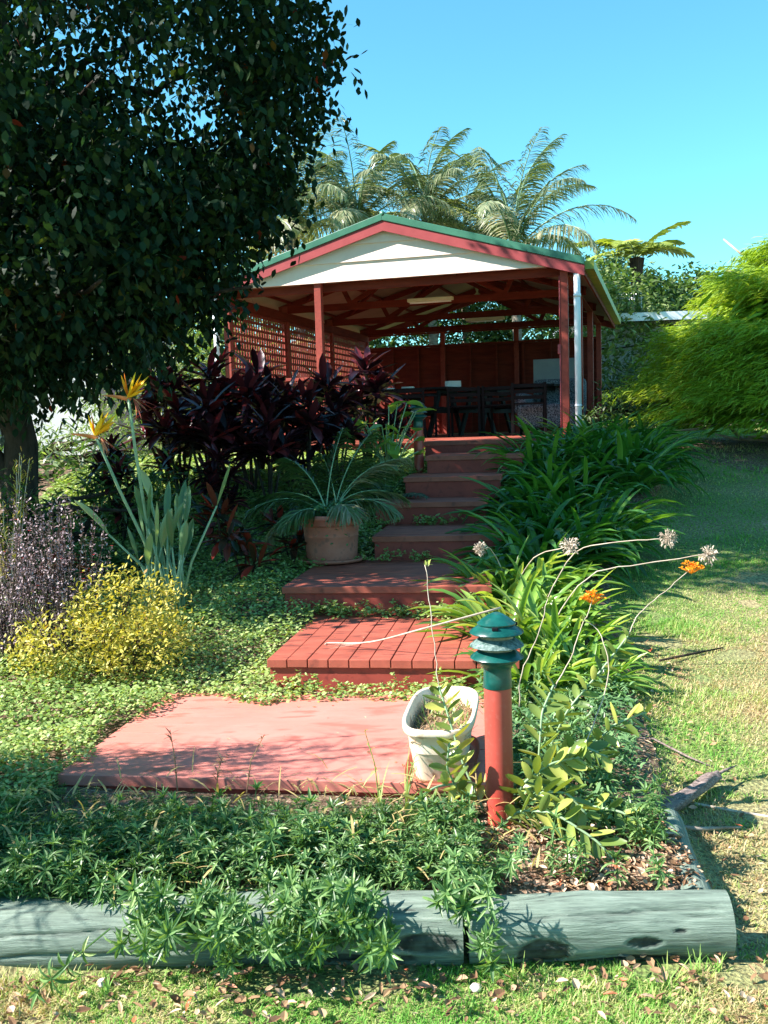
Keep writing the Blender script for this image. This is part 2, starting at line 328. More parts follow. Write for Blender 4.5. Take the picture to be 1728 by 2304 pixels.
mx = n.nodes.new('ShaderNodeMix'); mx.data_type = 'RGBA'; n.links.new(at.outputs['Fac'], mx.inputs[0]); n.links.new(ra.outputs[0], mx.inputs[6]); n.links.new(rb.outputs[0], mx.inputs[7])
n.links.new(mx.outputs[2], p.inputs['Base Color']); p.inputs['Roughness'].default_value = .75
b = n.nodes.new('ShaderNodeBump'); b.inputs['Distance'].default_value = .009; b.inputs['Strength'].default_value = .9; n.links.new(a1.outputs[0], b.inputs['Height']); n.links.new(b.outputs[0], p.inputs['Normal'])
def log(name, a, c, r, label, knots=(), seed=0, sag=0, r2=None):
    a, c = np.array(a, float), np.array(c, float); L = np.linalg.norm(c-a); m_ = int(L/.012); nn = 110
    t = np.linspace(0, 1, m_); an = np.arange(nn)*2*pi/nn
    d = (c-a)/L; ax = np.cross(d, [0, 0, 1]); ax /= np.linalg.norm(ax); up = np.cross(ax, d)
    T, A = np.meshgrid(t, an, indexing='ij')
    fis = np.zeros_like(T)
    for q_ in range(9):
        ca = rng.uniform(-1.6, 2.4); t0_, t1_ = sorted(rng.uniform(0, 1, 2)); ca_ = ca+.25*(vn(T*L*3+q_*11, T*0+q_, 1, 3)-.5)*2; fis = np.maximum(fis, np.exp(-((np.angle(np.exp(1j*(A-ca_))))/.045)**2)*np.clip((T-t0_)*L*12, 0, 1)*np.clip((t1_-T)*L*12, 0, 1))
    R = np.interp(T, [0, 1], [r, r2 or r])*(1-.07*fis)*(1+.13*(vn(T*L*3+seed, np.cos(A)*1.2+5, 1, 3)-.5)*2+.05*(vn(T*L*2+seed, np.sin(A)*2.2+9, 1, 2)-.5)+.012*(vn(T*L*2+seed*3, A*12, 1, 2)-.5)*2)
    dark = fis*.45
    for kt, ka, kl, kw in knots:     # rough saw-cut patches, slightly hollow
        dd = ((T-kt)*L/kl)**2+((np.angle(np.exp(1j*(A-ka))))*r/kw)**2
        dd = dd*(1+.5*(vn(T*40, A*6, 1, 2)-.5)); k = np.clip((1.0-dd)*4, 0, 1); R = R*(1-.07*k*(1+.5*(vn(T*L*60, A*14, 1, 2)-.5))); dark = np.maximum(dark, k)
    P = a+(c-a)*T[..., None]+(ax*(np.cos(A)*R)[..., None]+up*(np.sin(A)*R)[..., None])+np.array([0, 0, 1])*(-sag*np.sin(T*pi)+.020*(vn(T*L*2.2+seed*5, T*0+seed, 1, 2)-.5))[..., None]+ax*(.030*(vn(T*L*1.8+seed*7, T*0+3, 1, 2)-.5))[..., None]
    # end bevel
    mb = MB(); i = (np.arange(m_-1)[:, None]*nn+np.arange(nn)[None]).ravel(); j = (np.arange(m_-1)[:, None]*nn+(np.arange(nn)[None]+1) % nn).ravel()
    mb.add(P.reshape(-1, 3), np.stack([i, i+nn, j+nn, j], 1), tint=dark.ravel())
    for e, rev in ((0, 0), (m_-1, 1)):
        ring = P[e]; ctr = ring.mean(0)+(d if rev else -d)*.006; v = np.concatenate([ring, ctr[None]])
        tr = [[k, (k+1) % nn, nn] if not rev else [(k+1) % nn, k, nn] for k in range(nn)]
        mb.add(v, tris=tr[::1], tint=.35)
    # local frame: x along the log so that the grain follows it
    o = obj(name, mb, 'painted_log', smooth=True, at=tuple(a))
    o.data.transform(Matrix.Rotation(-math.atan2(d[1], d[0]), 4, 'Z')); o.rotation_euler.z = math.atan2(d[1], d[0])
    mod = o.modifiers.new('edge', 'EDGE_SPLIT'); mod.split_angle = rad(50)
    return tag(o, label, 'log', 'painted edging logs')
log('edging_log', (.215, 2.885, .085), (.99, 2.855, .088), .094, 'grey green painted log in front of the bollard, with a dark oval saw cut', [(.28, -.42, .085, .050), (.66, -.12, .05, .018), (.62, -.95, .14, .018), (.80, .25, .02, .008)], 3)
log('edging_log', (-2.6, 3.06, .075), (.200, 2.90, .082), .110, 'long dull green front log at the left, half hidden under trailing plants', [(.962, .05, .10, .035), (.90, -.5, .16, .03), (.08, -.2, .12, .03)], 8, sag=.015)
log('edging_log', (.935, 3.0, .075), (1.03, 3.62, .085), .068, 'short dark green log running back from the front log along the lawn', [], 14)

# ------------------------------------------------------------------ steps
SR = rad(8.6); us = np.array([cos(SR), -sin(SR), 0]); vs = np.array([sin(SR), cos(SR), 0])
def step(x, y, z, W, dep, zb, label, boards='cross', mat=deckm, nb=None, name='wooden_step', th=.045):
    o0 = np.array([x, y, 0]); R = np.stack([us, vs, [0, 0, 1.]], 1)
    t = thing(name, label, 'step', (x, y, zb), 'red timber garden steps')
    mb = MB()
    if boards == 'long':
        k = nb or max(2, round(W/.135)); bw = W/k
        for i in range(k):
            c = o0+us*(bw*(i+.5))+vs*(dep/2)+np.array([0, 0, z-th/2+U(-.0015, .0015)]); mb.box(c, (bw-.006, dep, th), R)
    else:
        k = nb or max(2, round(dep/.135)); bw = dep/k
        for i in range(k):
            c = o0+us*(W/2)+vs*(bw*(i+.5))+np.array([0, 0, z-th/2+U(-.001, .001)]); mb.box(c, (W, bw-.0035, th), R)
    obj('tread', mb, mat, t, bevel=.0025)
    mb = MB(); c = o0+us*(W/2)+vs*.03+np.array([0, 0, (z-th+zb)/2-.002]); mb.box(c, (W-.03, .03, z-th-zb), R)
    obj('riser', mb, red, t, bevel=.002)
    for s_ in (.03, W-.03):
        mb = MB(); mb.box(o0+us*s_+vs*(dep/2+.03)+np.array([0, 0, (z-th+zb)/2-.003]), (.03, dep-.08, z-th-zb), R); obj('side_board', mb, red, t)
    return t
step(-1.39, 4.03, .20, 1.80, 1.28, .06, 'lowest and broadest step, a pale pink red platform carrying the cream planter', 'cross', deckx, 9, 'wooden_platform')
step(-.66, 5.30, .365, 1.36, 1.26, .12, 'second step from the bottom, a square red platform with boards running front to back', 'long', deckm, 12, 'wooden_platform')
step(-.70, 6.60, .55, 1.40, 1.62, .28, 'third step from the bottom, shaded wide red tread edged by creeping plants', 'cross', deckm)
step(-.10, 7.80, .74, 1.02, 1.02, .42, 'fourth step from the bottom, shaded red tread beside the terracotta pot', 'cross', deckm)
step(-.09, 8.74, .93, 1.00, .84, .60, 'fifth step from the bottom, dark red tread with a small fleck of sun', 'cross', deckm)
step(.19, 9.32, 1.12, .92, .80, .80, 'narrow shaded step, sixth from the bottom', 'cross', deckm)
step(.43, 9.98, 1.29, .98, 1.12, .95, 'sunlit bright red step just below the pavilion deck', 'cross', deckm)

# ------------------------------------------------------------------ pavilion
BR = rad(15.9); bu = np.array([cos(BR), -sin(BR), 0]); bv = np.array([sin(BR), cos(BR), 0]); P0 = np.array([2.33, 12.6, 0])
def B(u, v, z): return P0+bu*u+bv*v+np.array([0, 0, z])
RB = np.stack([bu, bv, [0, 0, 1.]], 1)
def bbox(mb, u0, u1, v0, v1, z0, z1):
    mb.hexa([B(u, v, z) for z in (z0, z1) for v in (v0, v1) for u in (u0, u1)]); return mb
FL = 1.42; W_ = 4.57; LB = 6.6; ZE = 3.53
pav = thing('pavilion', 'open red timber pavilion with cream gable, green roof edge and lattice side', 'pavilion', tuple(B(-W_/2, LB/2, FL)))
mb = MB(); nb = 44
for i in range(nb): bbox(mb, -W_-.05+i*(W_+.1)/nb, -W_-.05+(i+1)*(W_+.1)/nb-.005, -.3, LB, FL-.04, FL)
obj('floor', mb, deckm, pav)
mb = MB(); bbox(mb, -W_-.03, .03, -.25, -.22, .9, FL-.045); bbox(mb, .0, .03, -.21, LB, .9, FL-.045); bbox(mb, -W_-.03, -W_, -.21, LB, .9, FL-.045)
obj('base_skirting', mb, red, pav)
# landing between steps and floor
t = thing('wooden_landing', 'narrow red landing whose bright front edge lies in front of the dark pavilion floor', 'landing', (.47, 11.05, 1.0), 'red timber garden steps')
mb = MB(); RS = np.stack([us, vs, [0, 0, 1.]], 1)
for i in range(14): mb.box(np.array([.46, 11.04, 0])+us*.68+vs*(.07+i*.14)+np.array([0, 0, FL-.025+.002]), (1.36, .135, .045), RS)
obj('tread', mb, deckm, t, bevel=.002)
mb = MB().box(np.array([.46, 11.04, 0])+us*.68+vs*.03+np.array([0, 0, 1.2]), (1.33, .03, .35), RS); obj('riser', mb, red, t)
# posts
PS = .092
def post(u, v, z1=ZE, z0=FL-.5, s_=PS): 
    mb = MB(); bbox(mb, u-s_/2, u+s_/2, v-s_/2, v+s_/2, z0, z1); return obj('post', mb, red, pav, bevel=.004)
for k in range(4):
    post(0, k*LB/3); post(-W_, k*LB/3)
post(-3.24, 0); post(-3.0, LB); post(-1.55, LB)
# roof
UP, ZP, OV = -W_/2, 4.30, .26
SL = (ZP-3.56)/(W_/2+OV)
def zr(u): return ZP-abs(u-UP)*SL
V0, V1 = -.14, LB+.95
for sgn in (1, -1):
    ue = UP+sgn*(W_/2+OV); mb = MB(); N = 34
    # corrugated sheet
    vv = np.linspace(V0, V1, 240); uu = np.array([UP, ue])
    prof_ = .012*np.sin(vv*2*pi/.076)
    top = np.array([[B(u, v, zr(u)+.0+h) for u in uu] for v, h in zip(vv, prof_)]).reshape(-1, 3)
    q = [[i*2, i*2+1, i*2+3, i*2+2] for i in range(len(vv)-1)]
    mb.add(top, q); mb.add(top-[0, 0, .012], [x[::-1] for x in q]); obj('roof_sheet', mb, greenroof, pav)
    mb = MB(); a_, b_ = sorted((UP, ue-sgn*.05))
    mb.hexa([B(u, v, zr(u)-.05-dz) for dz in (.012, 0) for v in (V0+.04, V1-.04) for u in (a_, b_)]); obj('ceiling_lining', mb, liner, pav)
    # verge flashing, green, over the barge board
    mb = MB(); mb.hexa([B(u, v, zr(u)+dz) for dz in (-.055, .035) for v in (V0-.02, V0+.10) for u in (min(UP, ue), max(UP, ue))]); obj('verge_flashing', mb, greenroof, pav, bevel=.006)
    mb = MB(); mb.hexa([B(u, v, zr(u)+dz) for dz in (-.185, -.058) for v in (V0-.005, V0+.02) for u in (min(UP, ue), max(UP, ue))]); obj('barge_board', mb, barge, pav)
    mb = MB(); mb.hexa([B(u, v, zr(u)+dz) for dz in (-.185, -.058) for v in (V1-.02, V1) for u in (min(UP, ue), max(UP, ue))]); obj('barge_board', mb, barge, pav)
    # gutter
    mb = MB(); g0, g1 = sorted((ue, ue+sgn*.11)); z_ = zr(ue)
    bbox(mb, g0, g1, V0+.11, V1, z_-.10, z_-.09); bbox(mb, ue+sgn*.10 if sgn > 0 else ue-.11, ue+sgn*.10+.01 if sgn > 0 else ue-.10, V0+.11, V1, z_-.09, z_+.005)
    bbox(mb, g0, g1, V0+.10, V0+.11, z_-.10, z_+.0)
    obj('gutter', mb, gutterm if sgn > 0 else greenroof, pav)
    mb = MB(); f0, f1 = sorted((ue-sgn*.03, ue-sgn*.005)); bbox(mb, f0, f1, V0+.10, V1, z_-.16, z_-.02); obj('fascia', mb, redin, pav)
mb = MB(); mb.tube([B(UP, V0-.02, ZP+.03), B(UP, V1, ZP+.03)], .035, 10); obj('ridge_cap', mb, greenroof, pav, smooth=True)
# gable boards
mb = MB(); zs = [ZE-.01, 3.765, 3.985, ZP]
for i in range(3):
    za, zb_ = zs[i], zs[i+1]; off = (3-i)*.004
    hw = lambda z: max(.02, (ZP-.06-z)/SL)
    L0, R0 = UP-min(hw(za), W_/2+OV-.02), UP+min(hw(za), W_/2+OV-.02); L1, R1 = UP-hw(zb_+.02), UP+hw(zb_+.02)
    y0, y1 = -.055-.022, -.055+.004
    v = [B(L0, y0, za), B(R0, y0, za), B(L0, -.03, za), B(R0, -.03, za), B(L1, y1, zb_+.015), B(R1, y1, zb_+.015), B(L1, -.03, zb_+.015), B(R1, -.03, zb_+.015)]
    mb.hexa(v)
obj('gable_cladding', mb, cream, pav)
# trusses
mb = MB()
for v in (.12, LB/3, 2*LB/3, LB-.05):
    bbox(mb, -W_-.1, .1, v-.022, v+.022, ZE-.11, ZE-.005)
    for sgn in (1, -1):
        mb.bar(B(UP+sgn*(W_/2+.1), v, zr(UP+sgn*(W_/2+.1))-.12), B(UP+sgn*.03, v, ZP-.13), .04, .09)
        mb.bar(B(UP+sgn*1.2, v, ZE-.02), B(UP+sgn*.05, v, ZP-.16), .038, .07)
        mb.bar(B(UP+sgn*1.2, v, ZE-.02), B(UP+sgn*1.35, v, zr(UP+1.35)-.1), .038, .07)
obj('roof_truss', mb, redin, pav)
mb = MB()
for v in (LB/6, LB/2, LB*5/6):
    for sgn in (1, -1): mb.bar(B(UP+sgn*.4, v-LB/6, zr(UP+.4)-.14), B(UP+sgn*1.9, v+LB/6, zr(UP+1.9)-.13), .035, .06)
obj('wind_brace', mb, redin, pav)
mb = MB()
for u in np.linspace(-W_+.1, -.1, 6): bbox(mb, u-.02, u+.02, .14, LB, zr(u)-.10, zr(u)-.064)
obj('purlin', mb, redin, pav)
mb = MB(); bbox(mb, -W_-.046, -W_+.046, .047, LB-.047, ZE-.24, ZE-.115); bbox(mb, -.046, .046, .047, LB-.047, ZE-.13, ZE-.115)
bbox(mb, -W_+.047, -.047, LB-.03, LB+.03, ZE-.14, ZE-.112); obj('top_plate', mb, redin, pav)
# lattice on the left side
for k in range(3):
    a_, b_ = k*LB/3+.05, (k+1)*LB/3-.05; mb = MB(); z0, z1 = FL+.06, ZE-.242
    for i in range(int((z1-z0)/.104)+1):
        z = z0+i*.104; mb.hexa([B(u, v, zz) for zz in (z, z+.036) for v in (a_, b_) for u in (-W_+.002, -W_+.014)])
    for i in range(int((b_-a_)/.094)+1):
        v = a_+i*.094; mb.hexa([B(u, vv, zz) for zz in (z0-.02, z1+.0) for vv in (v, v+.036) for u in (-W_-.012, -W_)])
    obj('lattice_panel', mb, red, pav)
# front rail and slatted balustrade of the narrow left bay
mb = MB(); bbox(mb, -W_+.047, -3.24-.047, -.05, .06, 2.25, 2.29); obj('handrail', mb, red, pav, bevel=.003)
mb = MB()
for i in range(6): bbox(mb, -W_+.047, -3.24-.047, -.012, .012, 1.50+i*.125, 1.60+i*.125)
obj('balustrade', mb, red, pav)
# back wall: boards between studs
mb = MB()
for i in range(10): mb.hexa([B(u, v, z) for z, q in ((FL+.005+i*.17, 0), (FL+.005+(i+1)*.17+.004, .012)) for v in (LB+.03+q, LB+.05+q) for u in (-W_+.05, -.05)])
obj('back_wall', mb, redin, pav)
mb = MB()
for u in np.arange(-W_+.55, -.1, .52): bbox(mb, u-.022, u+.022, LB-.045, LB+.029, FL, FL+1.71)
bbox(mb, -W_+.05, -.05, LB-.046, LB+.05, FL+1.71, FL+1.75); obj('wall_stud', mb, redin, pav)
# gravel-stop downpipes
for u, v, nm in ((.165, -.10, 0), (-W_-.14, -.08, 1)):
    mb = MB(); mb.tube([B(u, v, 1.1), B(u, v, 2.9), B(u, v, zr(0)-.12)], .040, 18); mb.tube([B(u, v, 3.12), B(u, v, 3.16)], .046, 18)
    mb.tube([B(u, v, 1.78), B(u, v, 1.80)], .045, 18); obj('downpipe', mb, white, pav, smooth=True)
mb = MB(); bbox(mb, -.085, -.047, -.06, .0, 2.44, 2.56); obj('switch_box', mb, barge, pav, bevel=.006)
mb = MB(); mb.tube([B(-.055, -.045, 1.4), B(-.055, -.045, 2.45)], .009, 8); mb.tube([B(-.055, -.045, 2.55), B(-.055, -.045, 3.4)], .009, 8); obj('conduit', mb, barge, pav, smooth=True)
for u, v in ((-2.0, 1.25), (-1.75, 4.3)):
    c = B(u, v, ZE-.15); mb = MB(); mb.box(c, (.66, .10, .05), RB); o = obj('ceiling_light', mb, lampw, pav, bevel=.008); ORG[o.name] = ORG[pav.name]
    mb = MB(); mb.tube([c-bu*.3+[0, 0, -.035], c+bu*.3+[0, 0, -.035]], .014, 8); obj('fluorescent_tube', mb, paper, o, smooth=True)

# ------------------------------------------------------------------ furniture in the pavilion
def picnic(u, v, ang, L, label, cloth=None):
    c = B(u, v, FL); t = thing('picnic_table', label, 'table', tuple(c), 'dark tables in the pavilion')
    a = ang-BR; R = rotz(a); f = lambda x, y, z: c+R @ np.array([x, y, z])
    mb = MB()
    for i in range(6): mb.box(f(0, -.34+i*.136, .73), (L, .13, .035), R)
    obj('tabletop', mb, darkwood, t, bevel=.003)
    for s_ in (-1, 1):
        mb = MB()
        for i in range(2): mb.box(f(0, s_*.66+(i-.5)*.14, .43), (L, .13, .035), R)
        obj('bench', mb, darkwood, t, bevel=.003)
    for s_ in (-1, 1):
        mb = MB(); x = s_*(L/2-.22)
        for k in (-1, 1): mb.bar(f(x, k*.62, .0), f(x, k*.20, .71), .09, .04, tuple(R @ np.array([1, 0, 0])))
        mb.bar(f(x+.04, -.78, .40), f(x+.04, .78, .40), .04, .09); mb.bar(f(x+.04, -.34, .69), f(x+.04, .34, .69), .04, .07)
        obj('leg_frame', mb, darkwood, t)
    return t
picnic(-2.75, 2.4, rad(-12), 1.9, 'dark picnic table at the left of the pavilion, papers on its top')
picnic(-1.1, 3.0, rad(-16), 1.7, 'dark picnic table in the middle of the pavilion behind the front chairs')
picnic(-2.5, 4.9, rad(-16), 2.2, 'dark picnic table farthest back along the red wall')
def chair(u, v, ang, label):
    c = B(u, v, FL); t = thing('garden_chair', label, 'chair', tuple(c), 'black chairs in the pavilion'); R = rotz(ang-BR); f = lambda x, y, z: c+R @ np.array([x, y, z])
    mb = MB()
    for i in range(5): mb.box(f(0, -.2+i*.095, .44), (.46, .075, .02), R)
    obj('seat', mb, black, t, bevel=.003)
    mb = MB()
    for z in (.52, .60, .68): mb.bar(f(-.2, .23+.06*(z-.5), z), f(.2, .23+.06*(z-.5), z), .015, .05)
    obj('backrest', mb, black, t)
    for x in (-.22, .22):
        mb = MB(); mb.bar(f(x, .22, .0), f(x, .26, .72), .03, .035, (1, 0, 0)); obj('leg', mb, black, t)
        mb = MB(); mb.bar(f(x, -.22, .0), f(x, -.20, .60), .03, .035, (1, 0, 0)); obj('leg', mb, black, t)
        mb = MB(); mb.box(f(x, 0, .61), (.045, .48, .022), R); obj('armrest', mb, black, t, bevel=.003)
    return t
chair(-1.62, 1.7, pi+.1, 'black slatted chair at the front middle of the pavilion, left one of the row'); chair(-1.08, 1.75, pi-.1, 'black slatted chair at the front of the pavilion, second in the row')
chair(-.62, 1.15, pi+.15, 'black slatted chair beside the mottled grey sofa'); chair(-2.3, 1.45, pi-.15, 'black slatted chair nearest the garden light at the top of the steps')
# mottled sofa and panel
c = B(-.42, 2.3, FL); t = thing('sofa', 'sofa covered with mottled grey cloth at the right of the pavilion', 'sofa', tuple(c))
mb = MB(); mb.box(c+[0, 0, .27], (.85, 1.6, .34), RB); obj('seat', mb, mottle, t, bevel=.06)
mb = MB(); mb.box(c+bu*.05+bv*.65+[0, 0, .56], (.8, .25, .55), RB @ np.array([[1, 0, 0], [0, 1, .15], [0, 0, 1.]])); obj('backrest', mb, mottle, t, bevel=.06)
mb = MB(); mb.box(c-bu*.38+[0, 0, .45], (.16, 1.5, .3), RB); obj('armrest', mb, mottle, t, bevel=.05)
c = B(-.62, 4.6, FL); t = thing('display_board', 'pale grey board standing at the back right of the pavilion', 'board', tuple(c))
mb = MB(); mb.box(c+[0, 0, 1.03], (.72, .03, .44), RB); obj('panel', mb, boardm, t, bevel=.004)
mb = MB(); [mb.bar(c+bu*x+[0, 0, 0], c+bu*x+[0, 0, .86], .035, .035) for x in (-.33, .33)]; mb.box(c+[0, 0, .79], (.74, .04, .03), RB); obj('stand', mb, darkwood, t)
def paper_on(u, v, z, w_, d_, h_, a, label, nm='paper_stack'):
    mb = MB()
    for i in range(4): mb.box(B(u, v, z+h_*(i+.5)/4), (w_*(1-.03*i), d_*(1-.02*i), h_/4*.9), rotz(a+.07*i))
    tag(obj(nm, mb, paper, at=tuple(B(u, v, z)), bevel=.001), label, 'papers', 'papers on the pavilion tables')
paper_on(-3.1, 2.3, FL+.748, .42, .3, .03, .3, 'white papers in a spot of sun on the left end of the table'); paper_on(-2.72, 2.65, FL+.748, .2, .14, .05, -.4, 'small white booklet to the right of the sunlit papers')
paper_on(-1.9, 2.2, FL+.748, .22, .16, .09, .1, 'white box shaped stack on the right end of the table')
mb = MB(); k = np.linspace(-pi/2, pi/2, 16); mb.lathe([(max(.001, .14*cos(a)), .14*sin(a)) for a in k], tuple(B(-2.62, .75, FL+.14)), 28)
mb.lathe([(.143, -.006), (.146, 0), (.143, .006)], tuple(B(-2.62, .75, FL+.14)), 28)
tag(obj('ball', mb, pink, smooth=True, at=tuple(B(-2.62, .75, FL))), 'pale pink ball on the pavilion floor behind the upper garden light', 'ball')

# ------------------------------------------------------------------ bollard lights
def bollard(c, label, lean=(0, 0)):
    zz = lambda pr: [(a, .6+(q-.6)*.87 if q > .6 else q) for a, q in pr]
    c = np.array(c, float); t = thing('garden_light', label, 'garden light', tuple(c), 'green capped bollard lights')
    mb = MB().lathe([(.001, -.1), (.0505, -.1), (.0505, .60), (.001, .60)], c, 40); obj('pipe', mb, bollr, t, smooth=True)
    mb = MB().lathe(zz([(.0525, .598), (.0535, .60), (.052, .63), (.050, .665), (.052, .685), (.064, .70), (.078, .712), (.078, .722), (.060, .720), (.05, .72)]), c, 40); obj('collar', mb, bollg, t, smooth=True)
    mb = MB().lathe(zz([(.060, .718), (.060, .86), (.001, .86)]), c, 36); obj('lens', mb, lens, t, smooth=True)
    for z, m_ in ((.728, bollg), (.778, bollgd)):
        mb = MB().lathe(zz([(.058, z+.030), (.066, z+.028), (.080, z+.016), (.096, z+.002), (.098, z-.002), (.095, z-.004), (.078, z+.006), (.058, z+.016)]), c, 44); obj('louvre', mb, m_, t, smooth=True)
    mb = MB().lathe(zz([(.058, .842), (.080, .832), (.096, .828), (.0985, .832), (.096, .838), (.078, .852), (.066, .863), (.064, .866), (.070, .866), (.0705, .871), (.052, .888), (.032, .903), (.012, .914), (.001, .915)]), c, 44)
    cp = obj('cap', mb, bollg, t, smooth=True)
    mb = MB()
    for a in (-1.75, .35, 2.4): mb = MB().box(c+[.072*cos(a), .072*sin(a), .826], (.018, .022, .012), rotz(a)); obj('clip', mb, black, cp, bevel=.002)
    for pt in t.children:
        md = pt.modifiers.new('edge', 'EDGE_SPLIT'); md.split_angle = rad(55)
    return t
bollard((.395, 3.56, .045), 'garden light on a red pipe in the foreground beside the cream planter, green louvred cap')
b2 = bollard((.38, 10.35, .98), 'farther small garden light with dark louvred cap at the top left of the steps')

# ------------------------------------------------------------------ planter and pot
def rrect(hx, hy, n_=40, p_=3.2):
    a = np.arange(n_)*2*pi/n_; c_, s_ = np.cos(a), np.sin(a)
    return np.stack([hx*np.sign(c_)*np.abs(c_)**(2/p_), hy*np.sign(s_)*np.abs(s_)**(2/p_)], 1)
def loft(mb, rings):
    n_ = len(rings[0]); V = np.concatenate(rings); m_ = len(rings)
    a = (np.arange(m_-1)[:, None]*n_+np.arange(n_)[None]).ravel(); b = (np.arange(m_-1)[:, None]*n_+(np.arange(n_)[None]+1) % n_).ravel()
    mb.add(V, np.stack([a, b, b+n_, a+n_], 1)); return mb
pc = np.array([.215, 4.02, .20]); PR = rotz(rad(-9))
def ring(hx, hy, z): q = rrect(hx, hy, 48, 3.6); return np.concatenate([q, np.full((48, 1), z)], 1) @ PR.T+pc
pt = thing('planter', 'cream plastic trough planter with dried plants on the lowest platform', 'planter', tuple(pc))
mb = loft(MB(), [ring(.001, .001, .014), ring(.098, .265, .014), ring(.102, .27, .03), ring(.128, .31, .205), ring(.130, .313, .208), ring(.143, .327, .212), ring(.145, .330, .222), ring(.145, .330, .240), ring(.140, .324, .244), ring(.128, .31, .240), ring(.122, .303, .17), ring(.12, .30, .14)])
obj('tub', mb, trough_m, pt, smooth=True)
mb = loft(MB(), [ring(.001, .001, .004), ring(.12, .285, .004), ring(.138, .305, .010), ring(.142, .31, .030), ring(.146, .314, .032), ring(.146, .314, .026), ring(.140, .308, .000)])
obj('saucer', mb, terra, pt, smooth=True)
mb = loft(MB(), [ring(.121, .30, .165), ring(.08, .22, .178), ring(.04, .1, .182), ring(.001, .001, .18)]); obj('soil', mb, soilm, pt, smooth=True)
mb = MB(); k = 700; q = U(-1, 1, (k, 2))*[.105, .275]; bs = np.concatenate([q, np.full((k, 1), .172)], 1) @ PR.T+pc
mb.straps(bs, U(0, 2*pi, k), U(.02, .09, k), U(.1, 1.3, k), U(.4, 1.6, k), U(.002, .006, k), [1, 1, .2], 3, False, tint=np.where(U(0, 1, k) < .65, U(.2, .9, k), .5))
tag(obj('dried_plants', mb, L_lit, at=tuple(pc)), 'dry brown straw and weeds growing in the cream planter', 'dried plants', kind='stuff')
mb = MB(); k = 160; q = U(-1, 1, (k, 2))*[.1, .26]; bs = np.concatenate([q, np.full((k, 1), .172)], 1) @ PR.T+pc
mb.straps(bs, U(0, 2*pi, k), U(.03, .08, k), U(.8, 1.4, k), U(.2, 1.0, k), U(.004, .009, k), [.6, 1, .2], 3, False, tint=U(.2, .8, k))
tag(obj('weeds', mb, L_gc, at=tuple(pc)), 'few small green weeds sprouting in the cream planter', 'weeds', kind='stuff')

pp = np.array([-.42, 7.80, .555])
pot = thing('plant_pot', 'large round terracotta pot at the left of the shaded steps', 'pot', tuple(pp))
mb = MB().lathe([(.001, .02), (.195, .02), (.200, .03), (.204, .10), (.212, .20), (.2155, .205), (.2155, .215), (.213, .22), (.222, .285), (.224, .29), (.240, .295), (.244, .305), (.246, .335), (.262, .345), (.264, .352), (.264, .372), (.258, .378), (.246, .375), (.236, .33), (.23, .31)], pp, 56)
obj('tub', mb, terra, pot, smooth=True)
mb = MB().lathe([(.001, .002), (.23, .002), (.262, .012), (.272, .03), (.268, .034), (.25, .02), (.2, .012)], pp, 56); obj('saucer', mb, terra, pot, smooth=True)
mb = MB().lathe([(.236, .33), (.15, .345), (.001, .35)], pp, 40); obj('soil', mb, soilm, pot, smooth=True)

# ------------------------------------------------------------------ generic plant builders
def frond(mb, base, az, L, e0, dr, wd_ll, npair, ll, mbs=None, e_l=-.2, d_l=1.0, sp=1.0, tint=None, r=.01, start=.12, lseg=2, bend=1.0, seed=None):
    """pinnate frond; leaflets on both sides of an arching rachis"""
    ns = 24; t = np.linspace(0, 1, ns+1); el = e0-dr*t**bend
    d = np.stack([np.cos(el)*cos(az), np.cos(el)*sin(az), np.sin(el)], 1)
    P = np.concatenate([np.zeros((1, 3)), np.cumsum((d[1:]+d[:-1])/2*L/ns, 0)])+np.array(base)
    tt = np.linspace(start, .995, npair); pos = np.stack([np.interp(tt, t, P[:, k]) for k in range(3)], 1); ee = np.interp(tt, t, el)
    prof = np.interp(tt, [start, start+.15, .45, .8, 1], [.45, .8, 1, .75, .3])
    for s_ in (1, -1):
        ang = s_*(sp-.45*tt)+U(-.12, .12, npair)
        # leaflets leave in the rachis plane: combine azimuth offset with rachis elevation
        mb.straps(pos, az+ang, ll*prof*U(.85, 1.1, npair), ee*np.cos(ang)*.75+e_l+U(-.15, .15, npair), d_l*U(.6, 1.25, npair), wd_ll, [.5, 1, .8, .1], lseg, False, roll=U(-.5, .5, npair)+s_*.5,
                  tint=(U(.0, 1, npair)*.5+.15 if tint is None else tint+U(-.15, .15, npair)))
    if mbs is not None: mbs.tube(P[::3], np.linspace(r, r*.25, len(P[::3])), 5, False)
    return P
def crown_pts(n_, ells, shell=.55):
    """points in a union of ellipsoids, biased to the shell"""
    out_ = []; w_ = np.array([a*b*c for _, (a, b, c) in ells])**.66; w_ = w_/w_.sum()
    for (c, r), f in zip(ells, w_):
        k = int(n_*f)+1; d = rng.normal(size=(k, 3)); d /= np.linalg.norm(d, axis=1)[:, None]
        rr = (shell**3+(1-shell**3)*U(0, 1, k))**(1/3); out_.append(np.array(c)+d*np.array(r)*rr[:, None])
    return np.concatenate(out_)
def leaf_cloud(mb, cl, per, spread, L, wd, e=(-.9, .6), prof=(.15, 1, .75, .08), nseg=2, tint=(0, 1), droop=.5, clumpt=.35):
    n_ = len(cl); c = np.repeat(cl, per, 0)+rng.normal(size=(n_*per, 3))*np.array(spread); k = len(c)
    tc_ = np.repeat(U(0, 1, n_), per); tt = np.clip(tint[0]+(tint[1]-tint[0])*(clumpt*tc_+(1-clumpt)*U(0, 1, k)), 0, 1)
    mb.straps(c, U(0, 2*pi, k), L*U(.7, 1.2, k), U(e[0], e[1], k), U(0, droop, k), wd*U(.8, 1.15, k), prof, nseg, False, roll=U(-.9, .9, k), tint=tt)
